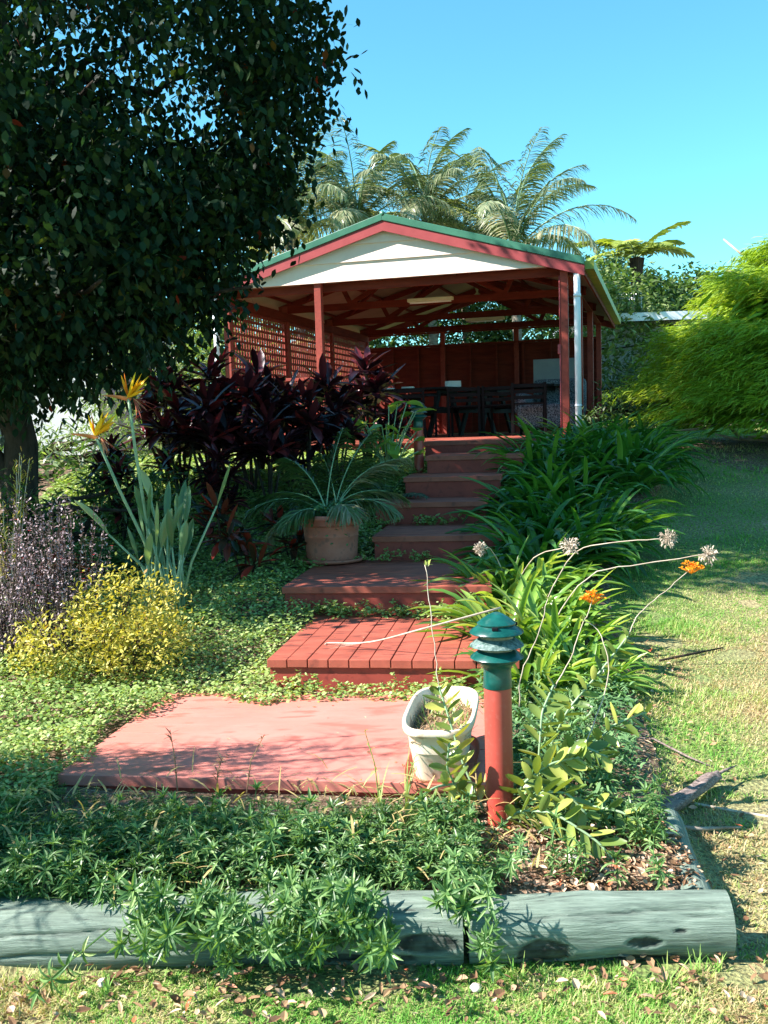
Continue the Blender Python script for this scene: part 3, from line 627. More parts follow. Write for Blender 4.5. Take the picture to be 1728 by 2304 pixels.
def limb(mb, a, b_, r0, r1, wob=.06, n_=8, seg=7):
    a, b_ = np.array(a, float), np.array(b_, float); t = np.linspace(0, 1, seg)[:, None]
    L = np.linalg.norm(b_-a); off = rng.normal(size=(seg, 3))*wob*L*np.sin(t*pi); mb.tube(a+(b_-a)*t+off, np.linspace(r0, r1, seg), n_, True)

# ------------------------------------------------------------------ big tree on the left
TB = np.array([-2.92, 8.1, .45])
tree = thing('broadleaf_tree', 'big dark leafy tree filling the upper left in front of the white house', 'tree', tuple(TB))
mb = MB(); limb(mb, TB+[0, 0, -.1], TB+[.0, 0, 2.2], .145, .125, .02, 14); limb(mb, TB+[0, 0, 2.1], TB+[.02, .1, 5.8], .15, .05, .02, 12)
limb(mb, TB+[-.05, 0, .45], TB+[-.36, .05, 1.4], .09, .075, .03, 10); limb(mb, TB+[-.36, .05, 1.35], TB+[-.22, .1, 4.6], .09, .04, .02, 10)
for k in range(46):
    h = U(1.6, 6.2); a = U(0, 2*pi); l_ = U(1.1, 2.2)*(1 if h < 4 else .8); limb(mb, TB+[0, 0, h], TB+[l_*cos(a), l_*sin(a), h+U(.1, .9)], .045, .012, .05, 6)
obj('trunk', mb, bark, tree, smooth=True)
ELL = [((-3.1, 8.1, 4.9), (2.72, 2.1, 2.7)), ((-3.25, 7.7, 3.1), (2.25, 2.1, 1.15)), ((-2.0, 8.2, 3.9), (1.45, 1.4, .9)), ((-2.6, 7.4, 2.75), (1.15, 1.0, .7)), ((-4.4, 7.8, 2.9), (1.4, 1.2, .8)), ((-1.75, 8.1, 3.35), (.95, 1.0, .8)), ((-2.0, 8.0, 2.75), (.8, .8, .5)), ((-1.3, 8.3, 4.4), (1.0, 1.0, 1.0)), ((-2.9, 8.7, 7.3), (2.3, 2.1, 1.5))]
cl = crown_pts(7600, ELL, .80)
cl = cl[U(0, 1, len(cl)) < np.clip((vn(cl[:, 0]*2.4+cl[:, 1]*1.3, cl[:, 2]*2.4-cl[:, 1]*.9, 1, 2)-.27)*6, 0, 1)]
cl = np.concatenate([cl, crown_pts(4200, [((-2.6, 8.9, 7.3), (2.9, 2.9, 1.7))], .2)])
cl = cl[(vn(cl[:, 0]*1.1+cl[:, 2]*.3, cl[:, 2]*1.2+cl[:, 1]*.5, 1.1, 2) > .25)]
cl = cl+rng.normal(size=cl.shape)*.045
mb = MB(); leaf_cloud(mb, cl, 16, (.12, .12, .14), .080, .050, (-1.4, -.1), (.15, .95, .8, .04), 3, (0, 1), .5, .2)
for c_, m_ in ((( -2.45, 7.0, 1.98), 26), ((-2.05, 7.0, 2.02), 22), ((-1.62, 7.1, 2.2), 20), ((-1.75, 7.2, 2.0), 10)):
    q = np.array(c_)+rng.normal(size=(m_, 3))*[.16, .2, .13]; leaf_cloud(mb, q, 9, (.06, .06, .07), .085, .045, (-1.4, -.4), (.12, 1, .8, .05), 2)
obj('crown', mb, L_tree, tree)

# off-frame feathery shrub at the left whose shadow crosses the lowest platform
sb = np.array([-2.62, 3.75, .1]); t = thing('feathery_shrub', 'tall fine leaved shrub standing left of the lowest platform', 'shrub', tuple(sb))
mb = MB(); mbl = MB()
for k in range(135):
    a = U(0, 2*pi); q = sb+[U(-.25, .25), U(-.95, .25), 0]; e = np.array([q[0]+.35*cos(a), q[1]+.22*sin(a), U(.9, 2.35)])
    limb(mb, q, e, .010, .003, .03, 5, 5); 
    tt = U(.25, 1, 90)[:, None]; P_ = q+(e-q)*tt; n0 = 90; mbl.straps(P_, U(0, 2*pi, n0), U(.08, .22, n0), U(-.6, .9, n0), U(.2, 1, n0), .007, [1, 1, .3], 3, False, tint=U(0, 1, n0))
obj('branches', mb, bark, t); obj('foliage', mbl, L_bg, t)

# ------------------------------------------------------------------ agapanthus
def strapclump(n_, L, mat, name, wd=.030, rad_=.11, e=(.55, 1.45), drr=(.9, 2.3)):
    mb = MB(); a = U(0, 2*pi, n_); r = rad_*np.sqrt(U(0, 1, n_)); bs = np.stack([r*np.cos(a), r*np.sin(a), np.full(n_, -.03)], 1)
    mb.straps(bs, a+U(-.5, .5, n_), L*U(.65, 1.1, n_), U(*e, n_), U(*drr, n_), wd*U(.8, 1.2, n_), [.55, .8, 1, 1, .95, .75, .08], 8, True, .30, U(-.35, .35, n_), U(0, 1, n_), 1.35, U(-.25, .25, n_))
    return obj(name, mb, mat, smooth=True)
protos = [strapclump(84, .58, L_agap, 'agapanthus_clump', .038, .15) for _ in range(4)]
spots = []
for y in np.arange(7.35, 12.4, .44):
    xl = np.interp(y, [7.3, 8, 9, 10, 11, 12.4], [1.12, 1.26, 1.42, 1.62, 1.85, 2.85]); xr = np.interp(y, [7.2, 8, 9.5, 11, 13], [1.45, 1.75, 2.35, 2.9, 3.3])
    for x in np.arange(xl, xr+.01, .42): spots.append((x+U(-.1, .1), y+U(-.12, .12), round((y-7.35)/.44), round((x-xl)/.42)))
AG = 'agapanthus clumps beside the steps'
ORD = 'first second third fourth fifth sixth seventh eighth ninth tenth eleventh twelfth'.split()
for i, (x, y, ro, co) in enumerate(spots):
    o = protos[i] if i < 4 else copy_tree(protos[i % 4])
    place(o, (x, y, float(G(x, y))+.02), U(0, 6.28), U(1.1, 1.38)*(1 if y < 12.0 else .9)); tag(o, f'dark green agapanthus clump, {ORD[co]} from the steps in the {ORD[ro]} row from the front', 'agapanthus', AG)
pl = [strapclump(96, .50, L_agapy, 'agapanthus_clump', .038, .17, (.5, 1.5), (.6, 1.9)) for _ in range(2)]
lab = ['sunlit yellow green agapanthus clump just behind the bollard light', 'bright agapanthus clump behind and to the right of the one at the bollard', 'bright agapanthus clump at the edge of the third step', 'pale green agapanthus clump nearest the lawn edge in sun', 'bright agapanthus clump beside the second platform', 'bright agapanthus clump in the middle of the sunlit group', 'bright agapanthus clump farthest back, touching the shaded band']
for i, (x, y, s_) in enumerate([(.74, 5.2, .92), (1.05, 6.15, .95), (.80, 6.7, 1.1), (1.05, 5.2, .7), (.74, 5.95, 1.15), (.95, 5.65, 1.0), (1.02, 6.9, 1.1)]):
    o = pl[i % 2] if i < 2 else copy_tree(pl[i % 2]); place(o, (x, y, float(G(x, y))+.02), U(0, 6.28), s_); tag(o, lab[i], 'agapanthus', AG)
# dry seed heads
def seedhead(pts, c, label, r=.06):
    t = thing('seed_head', label, 'seed head', tuple(pts[0]), 'dry agapanthus seed heads'); mb = MB(); pts = sm(pts); mb.tube(pts+rng.normal(size=pts.shape)*.003, np.linspace(.0042, .0028, len(pts)), 6); obj('stalk', mb, twigm, t, smooth=True)
    mb = MB(); k = 110; d = rng.normal(size=(k, 3)); d /= np.linalg.norm(d, axis=1)[:, None]; c = np.array(c); r_ = r*U(.45, 1.1, k)
    for v in d:
        e = c+v*r*U(.5, 1.1); mb.tube([c, (c+e)/2+rng.normal(size=3)*.003, e], [.0012, .001, .0012], 4, False); 
    az = np.arctan2(d[:, 1], d[:, 0]); el = np.arcsin(d[:, 2]); mb.straps(c+d*r_[:, None]*.85, az+U(-.8, .8, k), U(.012, .024, k), el+U(-.8, .8, k), .6, .009, [.3, 1, .2], 2, False, roll=U(-1, 1, k))
    obj('umbel', mb, twigm, t)
seedhead([(.95, 6.1, .42), (1.15, 6.0, .80), (1.4, 5.9, .87), (1.64, 5.8, .895)], (1.66, 5.8, .895), 'dry agapanthus seed head leaning over the lawn, upper of the two on long pale stalks', .058)
seedhead([(.9, 5.6, .38), (1.12, 5.5, .73), (1.42, 5.45, .80), (1.73, 5.35, .855)], (1.75, 5.35, .855), 'dry seed head at the right, lower of the two above the orange flower', .052)
seedhead([(.86, 6.7, .45), (.93, 6.2, .75), (1.05, 5.7, .88)], (1.06, 5.68, .885), 'dry seed head among the bright agapanthus leaves left of the long stalks', .058)
seedhead([(.83, 6.75, .5), (.72, 6.6, .75), (.62, 6.35, .80)], (.61, 6.35, .80), 'dark withered seed head hanging over the third step', .045)
mb = MB(); q = sm([(.62, 5.35, .60), (.2, 5.25, .52), (-.1, 5.45, .41), (-.33, 5.62, .375), (-.36, 5.6, .372)]); mb.tube(q, np.linspace(.006, .003, len(q)), 6)
mb.straps([[-.1, 5.45, .41]]*3, [2.9, 3.1, 3.0], [.26, .2, .24], [-.1, -.05, -.12], [0, .1, .1], .007, [1, 1, .3], 3, False)
tag(obj('dead_stalk', mb, twigm, smooth=True, at=(.62, 5.35, .6)), 'long dry stalk lying across the boards of the second platform', 'stalk')

# ------------------------------------------------------------------ cordylines
def rosette(mb, c, n_, L, wd, up=(-.1, 1.4), droop=(.3, 1.3), t0=0, t1=.95):
    a = U(0, 2*pi, n_); mb.straps(np.array(c)+rng.normal(size=(n_, 3))*.02, a, L*U(.6, 1.1, n_), U(*up, n_), U(*droop, n_), wd*U(.8, 1.2, n_), [.22, .5, .9, 1, .8, .1], 5, True, .22, U(-.3, .3, n_), U(t0, t1, n_))
cp = []
for k in range(3):
    t = thing('cordyline', '', '', (0, 0, 0)); mb = MB(); mbs = MB()
    for j in range(4):
        a = j*1.7+k; q = np.array([.16*cos(a), .16*sin(a), U(.35, .80)]); mbs.tube([(0, 0, -.05), (q[0]*.5, q[1]*.5, q[2]*.5), q], [.018, .014, .012], 7); rosette(mb, q, 30, .34, .075)
    rosette(mb, (0, 0, .92), 30, .34, .07); mbs.tube([(0, 0, -.05), (0, 0, .9)], [.018, .012], 7)
    obj('leaves', mb, L_cord, t, smooth=True); obj('stem', mbs, bark, t); cp.append(t)
cs = [(-1.95, 9.6, .92), (-1.62, 9.3, 1.0), (-1.28, 9.7, 1.05), (-1.72, 10.1, 1.15), (-1.05, 9.2, .85), (-2.2, 10.2, 1.1), (-.72, 9.6, .95), (-1.3, 10.6, 1.1), (-.55, 10.6, 1.0), (-.15, 11.0, 1.12), (-2.55, 9.4, .62), (-2.25, 8.5, .62), (-1.45, 8.8, .66), (-.45, 9.9, .8), (-.95, 10.0, .95), (.12, 10.6, .6)]
cl_ = ['burgundy cordyline at the left end of the row before the lattice', 'dark burgundy cordyline below the left lattice post', 'broad dark cordyline in the centre of the burgundy mass', 'tall burgundy cordyline behind the centre of the mass, against the lattice', 'low dark cordyline in front of the slatted balustrade', 'burgundy cordyline against the pale bushes, back left', 'dark cordyline beside the front middle post', 'burgundy cordyline close under the handrail', 'dark cordyline just left of the tall one by the lattice end', 'tall burgundy cordyline in front of the far end of the lattice', 'low dark cordyline beneath the big tree', 'low burgundy cordyline behind the bird of paradise', 'low dark red cordyline in front of the burgundy mass', 'dark cordyline behind the potted palm', 'burgundy cordyline showing red boards through its leaves', 'small dark cordyline beside the upper garden light']
for i, (x, y, s_) in enumerate(cs):
    o = cp[i] if i < 3 else copy_tree(cp[i % 3]); place(o, (x, y, float(G(x, y))), U(0, 6.28), s_*1.04); tag(o, cl_[i], 'cordyline', 'burgundy cordylines')
crp = []
for k in range(2):
    t = thing('red_cordyline', '', '', (0, 0, 0)); mb = MB(); mbs = MB()
    for j in range(3):
        a = j*2.1+k; q = np.array([.10*cos(a), .10*sin(a), .16+.1*j]); mbs.tube([(0, 0, -.05), q], .008, 6); rosette(mb, q, 20, .24, .05, t1=1)
    obj('leaves', mb, L_cordr, t, smooth=True); obj('stem', mbs, bark, t); crp.append(t)
for i, (x, y, s_, l_) in enumerate([(-1.05, 7.35, 1.0, 'small red and green cordyline left of the terracotta pot'), (-1.32, 8.0, 1.1, 'red tinged cordyline behind the ground cover, between bird of paradise and pot'), (-2.35, 7.0, .9, 'small red leaved plant behind the purple shrub'), (-.75, 7.9, .9, 'low red green cordyline in the shade just behind the pot')]):
    o = crp[i] if i < 2 else copy_tree(crp[i % 2]); place(o, (x, y, float(G(x, y))), U(0, 6.28), s_); tag(o, l_, 'cordyline', 'red green cordylines')

# plants beside the upper garden light
q = np.array([.06, 10.1, float(G(.06, 10.1))]); t = thing('broad_leaf_plant', 'yellow green broad leaved plant left of the upper garden light', 'plant', tuple(q)); mb = MB(); mbs = MB()
for k in range(34):
    e = q+[U(-.28, .34), U(-.2, .2), U(.25, .82)]; mbs.tube(sm([q, (q+e)/2+[0, 0, .08], e], 3), .006, 5); mb.straps([e], [U(0, 6.28)], [U(.16, .26)], [U(-.3, .7)], [U(.4, 1.2)], [U(.10, .15)], [.4, 1, 1, .8, .4, .05], 5, True, .2, [U(-.5, .5)], [U(.3, 1)])
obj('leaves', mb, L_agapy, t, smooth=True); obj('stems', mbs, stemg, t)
for i, (x, y, l_) in enumerate([(.02, 9.35, 'low dark fern at the left of the narrow shaded step'), (-.35, 9.3, 'low dark fern between the pot and the cordylines'), (-.75, 8.7, 'low dark fern behind the left side of the terracotta pot'), (-1.9, 7.6, 'dark fern below the big tree behind the bird of paradise'), (-2.6, 7.3, 'dark fern at the foot of the big trunk')]):
    c = np.array([x, y, float(G(x, y))]); t = thing('fern', l_, 'fern', tuple(c), 'dark ferns in the shade'); mb = MB(); mbs = MB()
    for k in range(14): frond(mb, c, U(0, 6.28), U(.4, .62), U(.7, 1.3), U(.9, 1.5), .018, 26, .13, mbs, 0, .5, 1.2, U(.1, .5), .004, .12)
    obj('fronds', mb, L_bg, t); obj('rachis', mbs, stemg, t)
# ------------------------------------------------------------------ palm in the pot and its creeper
t = thing('potted_palm', 'young palm with arching half dry fronds growing in the terracotta pot', 'palm', tuple(pp+[0, 0, .34]))
mb = MB(); mbs = MB(); pb = pp+[0, 0, .34]
for az, L, e0, dr, tn in ((2.9, .75, 1.0, 1.5, .3), (2.3, .8, 1.25, 1.1, .3), (1.25, .9, 1.35, .7, .35), (.6, .8, 1.15, 1.3, .35), (.1, .75, 1.0, 1.6, .7), (-.5, .65, .9, 1.6, .6), (3.4, .75, .9, 1.7, .45), (-2.3, .55, .8, 1.6, .4), (.9, .95, 1.3, .8, .3), (3.0, .62, .55, 1.7, .95), (1.9, .7, 1.3, .9, .3), (-1.2, .5, .9, 1.5, .7), (.3, .85, 1.25, 1.25, .8)):
    frond(mb, pb+rng.normal(size=3)*[.03, .03, .01], az, L*.95, e0, dr, .017, 62, .30, mbs, 0, 1.1, .85, tn, .007, .25)
obj('fronds', mb, L_potpalm, t); obj('rachis', mbs, stemg, t)
mb = MB(); k = 900; a = U(0, 2*pi, k); r = .27*np.sqrt(U(0, 1, k))+np.where(U(0, 1, k) < .25, U(0, .12, k), 0); z = .37+U(-.02, .09, k)-np.maximum(0, r-.25)*U(.3, 2.2, k)
mb.straps(pp+np.stack([r*np.cos(a)+.03, r*np.sin(a), z], 1), U(0, 2*pi, k), U(.025, .045, k), U(-.6, .9, k), U(0, .8, k), U(.018, .03, k), [.3, 1, .8, .1], 3, False, roll=U(-.8, .8, k), tint=U(0, .6, k))
tag(obj('trailing_plant', mb, L_lace, at=tuple(pp+[0, 0, .35])), 'small leaved creeper covering the soil and rim of the terracotta pot', 'plant')

# ------------------------------------------------------------------ bird of paradise
bp = np.array([-1.46, 6.45, .34]); t = thing('bird_of_paradise', 'bird of paradise plant with two orange crane shaped flowers on long stalks', 'flowering plant', tuple(bp))
for k in range(26):
    mb = MB(); mbs = MB(); a = U(0, 2*pi); b0 = bp+[.13*U(-1, 1), .10*U(-1, 1), 0]; lean = U(.03, .22); sx = np.array([lean*cos(a), lean*sin(a)*.7]); hs = U(.40, .70)
    if k == 0: sx = np.array([-.42, -.1]); hs = .62
    if k == 1: sx = np.array([-.10, 0]); hs = .82
    if k == 2: sx = np.array([.30, 0]); hs = .78
    q = b0+[sx[0], sx[1], hs]; mbs.tube([b0, b0*.5+q*.5+[-sx[0]*.1, 0, .03], q], [.011, .009, .006], 7)
    az = math.atan2(sx[1], sx[0]); e0 = math.atan2(hs*1.3, np.hypot(*sx))
    mb.straps([q], [az], [U(.22, .32)], [e0], [U(.1, .5)], [U(.045, .068)], [.15, .65, .95, 1, .8, .08], 6, True, .35, [U(-1.2, 1.2)], [U(0, 1)])
    if k == 0:
        pet = obj('petioles', mbs, stemg, t, smooth=True)
        lf = obj('leaf', mb, L_bop, t, smooth=True)
    else:
        obj('leaf', mb, L_bop, t, smooth=True)
        o_ = obj('leaf_stalk', mbs, stemg, t, smooth=True)
pet.name = 'leaf_stalk'
def bopflower(tip, base, mids, s_=1):
    mb = MB(); mb.tube([base, *mids, tip], np.linspace(.012, .009, len(mids)+2), 8); obj('flower_stalk', mb, stemg, t, smooth=True)
    tip = np.array(tip); mb = MB()
    mb.straps([tip+[.02, 0, -.01]], [pi], [.17*s_], [.35], [.45], [.032], [.7, 1, .8, .5, .05], 5, True, .8, 0, [.7])
    mb.straps(np.repeat([tip+[.03, 0, -.01]], 9, 0), U(-.9, .9, 9), U(.10, .17, 9), U(-1.2, -.2, 9), U(.1, .7, 9), .014, [.6, 1, .6, .1], 4, True, .4, U(-1, 1, 9), U(0, 1, 9))
    obj('bract', mb, bract, t, smooth=True)
    mb = MB(); n_ = 8; mb.straps(np.repeat([tip], n_, 0)+rng.normal(size=(n_, 3))*.006, [.1, .3, 0, -.2, .5, pi, .2, -.4], np.array([.15, .16, .13, .14, .12, .12, .10, .11])*s_, [1.05, .85, .65, 1.25, .9, 1.35, .5, 1.1], [.1]*n_, .034, [.35, .9, 1, .7, .05], 5, True, .35, U(-.9, .9, n_), U(0, 1, n_))
    obj('petal', mb, yellow_fl, t, smooth=True)
    mb = MB(); mb.straps(np.repeat([tip], 4, 0), [pi, .2, 2.6, 0], [.15, .13, .12, .10], [1.45, .75, 1.2, .45], [.0, .1, .1, .2], .018, [.4, 1, .8, .05], 4, True, .4, U(-.8, .8, 4), U(0, 1, 4)); obj('petal', mb, orange_fl, t, smooth=True)
bopflower((-1.79, 6.25, 1.60), bp+[-.03, 0, 0], [(-1.55, 6.4, .9), (-1.68, 6.33, 1.25)], 1.12); bopflower((-1.585, 6.3, 1.835), bp+[-.02, .02, 0], [(-1.53, 6.4, 1.0), (-1.565, 6.33, 1.5)], 1.12)

# ------------------------------------------------------------------ gold shrub, purple shrub
def shrub(name, label, cat, base, lobes, n_, per, L, wd, mat, spread=.03, e=(-.5, 1.2), shell=.6, twig=14, group=None, prof=(.2, 1, .8, .1), tint=(0, 1), bmat=bark):
    t = thing(name, label, cat, tuple(base), group); mb = MB(); cl = crown_pts(n_, lobes, shell); leaf_cloud(mb, cl, per, (spread,)*3, L, wd, e, prof, 2, tint)
    obj('foliage', mb, mat, t); mb = MB()
    for c_ in cl[rng.integers(0, len(cl), twig)]: limb(mb, np.array(base)+rng.normal(size=3)*[.03, .03, 0], c_, max(.004, .02*L*10*.3), .002, .04, 5, 5)
    obj('branches', mb, bmat, t); return t
gb = np.array([-1.52, 5.55, .22])
shrub('gold_shrub', 'low golden yellow leaved shrub in front of the bird of paradise', 'shrub', gb, [(gb+[.02, .12, .36], (.31, .24, .22)), (gb+[-.26, -.05, .20], (.32, .26, .18)), (gb+[.12, .0, .2], (.28, .24, .20))], 430, 14, .030, .015, L_yel, .045, (-.2, 1.3), .72, 26, prof=(.3, 1, .8, .1))
pb_ = np.array([-2.08, 5.9, .22]); t = thing('purple_shrub', 'purple brown fine leaved shrub with upright wands and small red flowers at the left edge', 'shrub', tuple(pb_)); mb = MB(); mbs = MB(); ends = []
for k in range(150):
    a = U(0, 2*pi); l_ = U(.02, .16); q = pb_+[U(-.28, .28), U(-.25, .2), 0]; e = q+np.array([U(-.16, .20), U(-.15, .15), U(.45, 1.05)]); 
    if k < 3: e = pb_+np.array([[.36, -.05, .78], [.44, .05, .72], [.40, 0, .62]][k])
    limb(mbs, q, e, .004, .0015, .02, 4, 5); n_ = 60; tt = U(.2, 1, n_)[:, None]; P_ = q+(e-q)*tt+rng.normal(size=(n_, 3))*.012
    mb.straps(P_, U(0, 2*pi, n_), U(.014, .024, n_), U(-.2, 1.3, n_), 0, U(.007, .011, n_), [.3, 1, .2], 2, False, roll=U(-1, 1, n_), tint=U(0, 1, n_)); ends.append(q+(e-q)*U(.5, 1))
obj('foliage', mb, L_pur, t); obj('branches', mbs, bark, t)
mb = MB(); e = np.array(ends)[:34]; mb.straps(np.repeat(e, 5, 0), np.tile(np.arange(5)*1.26, 34), .011, .2, 0, .010, [.4, 1, .3], 2, False, tint=1.0)
redfl = leafmat('red_flower', [(0, (.45, .02, .03)), (1, (.62, .04, .04))], .2, .5, .3, (1, .5, .5)); obj('flower', mb, redfl, t)
# orange-brown feathery plume behind it
q = np.array([-2.45, 6.4, .4]); t = thing('plume_plant', 'golden brown feathery plume rising behind the purple shrub at the far left', 'plant', tuple(q)); mb = MB(); mbs = MB()
for k in range(10):
    e = q+[U(-.12, .16), U(-.1, .1), U(.75, 1.12)]; limb(mbs, q, e, .005, .002, .02, 5, 5); n_ = 110; tt = U(.35, 1, n_)[:, None]
    mb.straps(q+(e-q)*tt+rng.normal(size=(n_, 3))*.014, U(0, 2*pi, n_), U(.025, .05, n_), U(.1, 1.2, n_), U(0, .5, n_), .006, [.4, 1, .2], 2, False, tint=U(.1, .95, n_))
obj('foliage', mb, L_yel, t); obj('stem', mbs, twigm, t)

# ------------------------------------------------------------------ creeping ground cover
def stepmask(x, y):
    """1 where a timber tread lies"""
    m_ = np.zeros(len(x), bool)
    for (sx, sy, W, dep) in ((-1.39, 4.03, 1.80, 1.24), (-.66, 5.30, 1.42, 1.2), (-.70, 6.60, 1.40, 1.5), (-.10, 7.8, 1.0, .95), (-.09, 8.74, 1, .8), (.19, 9.32, .92, .8), (.43, 9.98, .98, 1.1), (.46, 11.04, 1.36, 1.5)):
        dx, dy = x-sx, y-sy; a = dx*us[0]+dy*us[1]; b_ = dx*vs[0]+dy*vs[1]
        e = .05+.16*(vn(x*3, y*3, 1, 2)-.5)*2          # runners creep over the left and back edges
        m_ |= (a > e) & (a < W) & (b_ > -.03) & (b_ < dep-np.maximum(0, e)*1.1)
    return m_
n_ = 210000; x = U(-3.4, 1.1, n_); y = 3.75+(12.6-3.75)*U(0, 1, n_)**1.5
h = vn(x, y, 2.2, 3); ok = (~stepmask(x, y)) & (x < np.interp(y, [3.7, 5.2, 6.4, 7.5, 9.6], [-1.0, .55, .75, .6, .5])) & (vn(x, y, 5, 2) > .14)
ok &= ~((y < 4.15) & (x > -1.38))
x, y, h = x[ok], y[ok], h[ok]; k = len(x)
z = G(x, y)+U(0, .09, k)*(.5+h)+.01+np.where(h > .5, (h-.5)*.15, 0)
sc = np.interp(y, [4, 7, 12], [1.1, 1.35, 2.2])
mb = MB(); mb.straps(np.stack([x, y, z], 1), U(0, 2*pi, k), sc*U(.012, .024, k), U(-.35, .8, k), U(0, .6, k), sc*U(.010, .018, k), [.35, 1, .85, .15], 3, False, roll=U(-.6, .6, k), tint=np.clip(U(0, 1, k)*.7+.3*vn(x, y, 4, 2), 0, 1))
tag(obj('ground_cover', mb, L_gc), 'carpet of small leaved creeping plants left of the steps', 'ground cover', kind='stuff')
# runners: little sprigs growing at risers
mb = MB()
for (x0, y0, z0, n2) in ((-.55, 5.22, .205, 9), (-.3, 5.2, .205, 7), (-.05, 5.17, .205, 6), (.2, 5.15, .205, 6), (.35, 5.12, .205, 5), (-.5, 6.53, .37, 14), (-.25, 6.5, .37, 14), (.0, 6.48, .37, 14), (.22, 6.44, .37, 13), (.42, 6.4, .37, 12), (-.4, 7.9, .56, 10), (-.1, 7.72, .555, 9), (.1, 7.70, .555, 9), (.3, 7.68, .555, 7), (.0, 8.66, .745, 10), (.3, 8.6, .745, 10), (.55, 8.58, .745, 8), (.1, 9.3, .94, 5)):
    for j in range(n2):
        c = np.array([x0+U(-.14, .14), y0+U(-.06, .03), z0+U(.0, .03)]); q = 10
        pts = c+np.cumsum(rng.normal(size=(q, 3))*[.012, .008, .006]+[0, 0, U(0, .007)], 0)
        mb.straps(np.repeat(pts, 3, 0), U(0, 6.28, q*3), U(.012, .022, q*3), U(-.2, .9, q*3), .3, U(.010, .016, q*3), [.35, 1, .85, .15], 3, False, roll=U(-.6, .6, q*3), tint=U(.3, .95, q*3))
tag(obj('ground_cover', mb, L_gc), 'sprigs of creeper growing along the foot of each riser', 'ground cover', kind='stuff')

# ------------------------------------------------------------------ foreground whorled plants
def shoot(n_st=1, H_=.17, L=.056):
    mb = MB(); 
    for s_ in range(n_st):
        a = U(0, 2*pi); lean = U(0, .06); top = np.array([lean*cos(a), lean*sin(a), H_*U(.7, 1.1)]); mb.tube([(0, 0, -.02), top*.5+[.005, 0, 0], top], [.0025, .002, .0015], 4, False, .4)
        for f, lf, nl in ((.35, .8, 5), (.6, 1, 6), (.82, 1, 7), (1, .8, 8), (1.03, .45, 5)):
            az = U(0, 6.28)+np.arange(nl)*2*pi/nl+U(-.3, .3, nl)
            mb.straps(np.repeat([top*f], nl, 0), az, L*lf*U(.7, 1.25, nl), np.full(nl, 1.0 if f > .9 else .5)+U(-.4, .4, nl), U(.5, 1.7, nl), L*.16*U(.8, 1.2, nl), [.3, .85, 1, .75, .08], 4, True, .25, U(-.3, .3, nl), np.clip(U(0, .8, nl)+(.0 if f > .5 else .12), 0, 1))
    return mb.data()
SH = [shoot(1, U(.12, .2), U(.042, .062)) for _ in range(16)]
def scatter(mb, tmpl, P, sc, yaw, tilt, tdir):
    for i in range(len(P)):
        V, q, tr, C = tmpl[rng.integers(len(tmpl))]; R = rotz(tdir[i]) @ np.array([[cos(tilt[i]), 0, sin(tilt[i])], [0, 1, 0], [-sin(tilt[i]), 0, cos(tilt[i])]]) @ rotz(yaw[i]-tdir[i])
        mb.add(V*sc[i] @ R.T+P[i], q, tr, C)
mb = MB(); n_ = 1900; x = U(-1.75, .9, n_); y = U(2.98, 3.98, n_)
ok = ~((x > .28) & (x < .52) & (y > 3.2) & (y < 3.62)) & ~((x > .30) & (x < .8) & (y < 3.45) & (U(0, 1, n_) < .82)) & ~((x > .62) & (y < 3.35) & (U(0, 1, n_) < .9)) & (y < 3.97-(x+1.39)*.16+U(-.06, .02, n_)); x, y = x[ok], y[ok]; k = len(x)
hm = np.clip((.14+(3.5-y)*.40)/.17, .36, 1.05)*np.where(x < -1.35, 1.15, 1); hh = hm*(.55+.6*vn(x, y, 2.5, 2))
scatter(mb, SH, np.stack([x, y, G(x, y)], 1), hh*U(.8, 1.1, k), U(0, 6.28, k), U(0, .6, k), U(0, 6.28, k))
# hanging forward over the log
n_ = 150; x = np.where(U(0, 1, n_) < .93, U(-.86, .0, n_), U(.05, .3, n_)); x = x[vn(x, x*0, 5, 2) > .42]; k = len(x)
scatter(mb, SH, np.stack([x, U(2.78, 3.0, k), U(.10, .2, k)], 1), U(.7, 1.2, k), U(0, 6.28, k), U(.8, 1.9, k), np.full(k, -pi/2)+U(-.5, .5, k))
n_ = 500; x = U(-1.7, .5, n_); y = U(3.0, 3.85, n_); mb.straps(np.stack([x, y, G(x, y)+U(.02, .16, n_)], 1), U(0, 6.28, n_), U(.05, .14, n_), U(-.2, 1.2, n_), U(.2, 1.5, n_), U(.003, .012, n_), [.6, 1, .2], 3, False, tint=1.0)
tag(obj('whorled_plants', mb, L_fg), 'mass of narrow leaved green plants between the front log and the lowest platform', 'plants', kind='stuff')
WL = ['leafy shoot hanging lowest over the left log down to the lawn', 'leafy shoot drooping over the log left of centre', 'pair of leafy shoots lying over the log just left of the log joint', 'leafy shoot spilling over the joint between the two front logs', 'leafy shoot leaning over the right log beside its shadow']
for i, (x, y, z, s_) in enumerate([(-.72, 2.80, .02, 1.1), (-.32, 2.86, .08, 1.25), (-.12, 2.84, .07, 1.3), (.16, 2.87, .12, 1.15), (.36, 2.93, .15, .9)]):
    mb = MB(); scatter(mb, SH, np.array([[x, y+.03, z+.05], [x+.05, y+.06, z+.07]]), [s_, s_*.85], U(0, 6.28, 2), [.75, .5], [-pi/2+.1, -pi/2-.5]); tag(obj('leafy_shoot', mb, L_fg, at=(x, y, z)), WL[i], 'plant', 'shoots over the front logs')
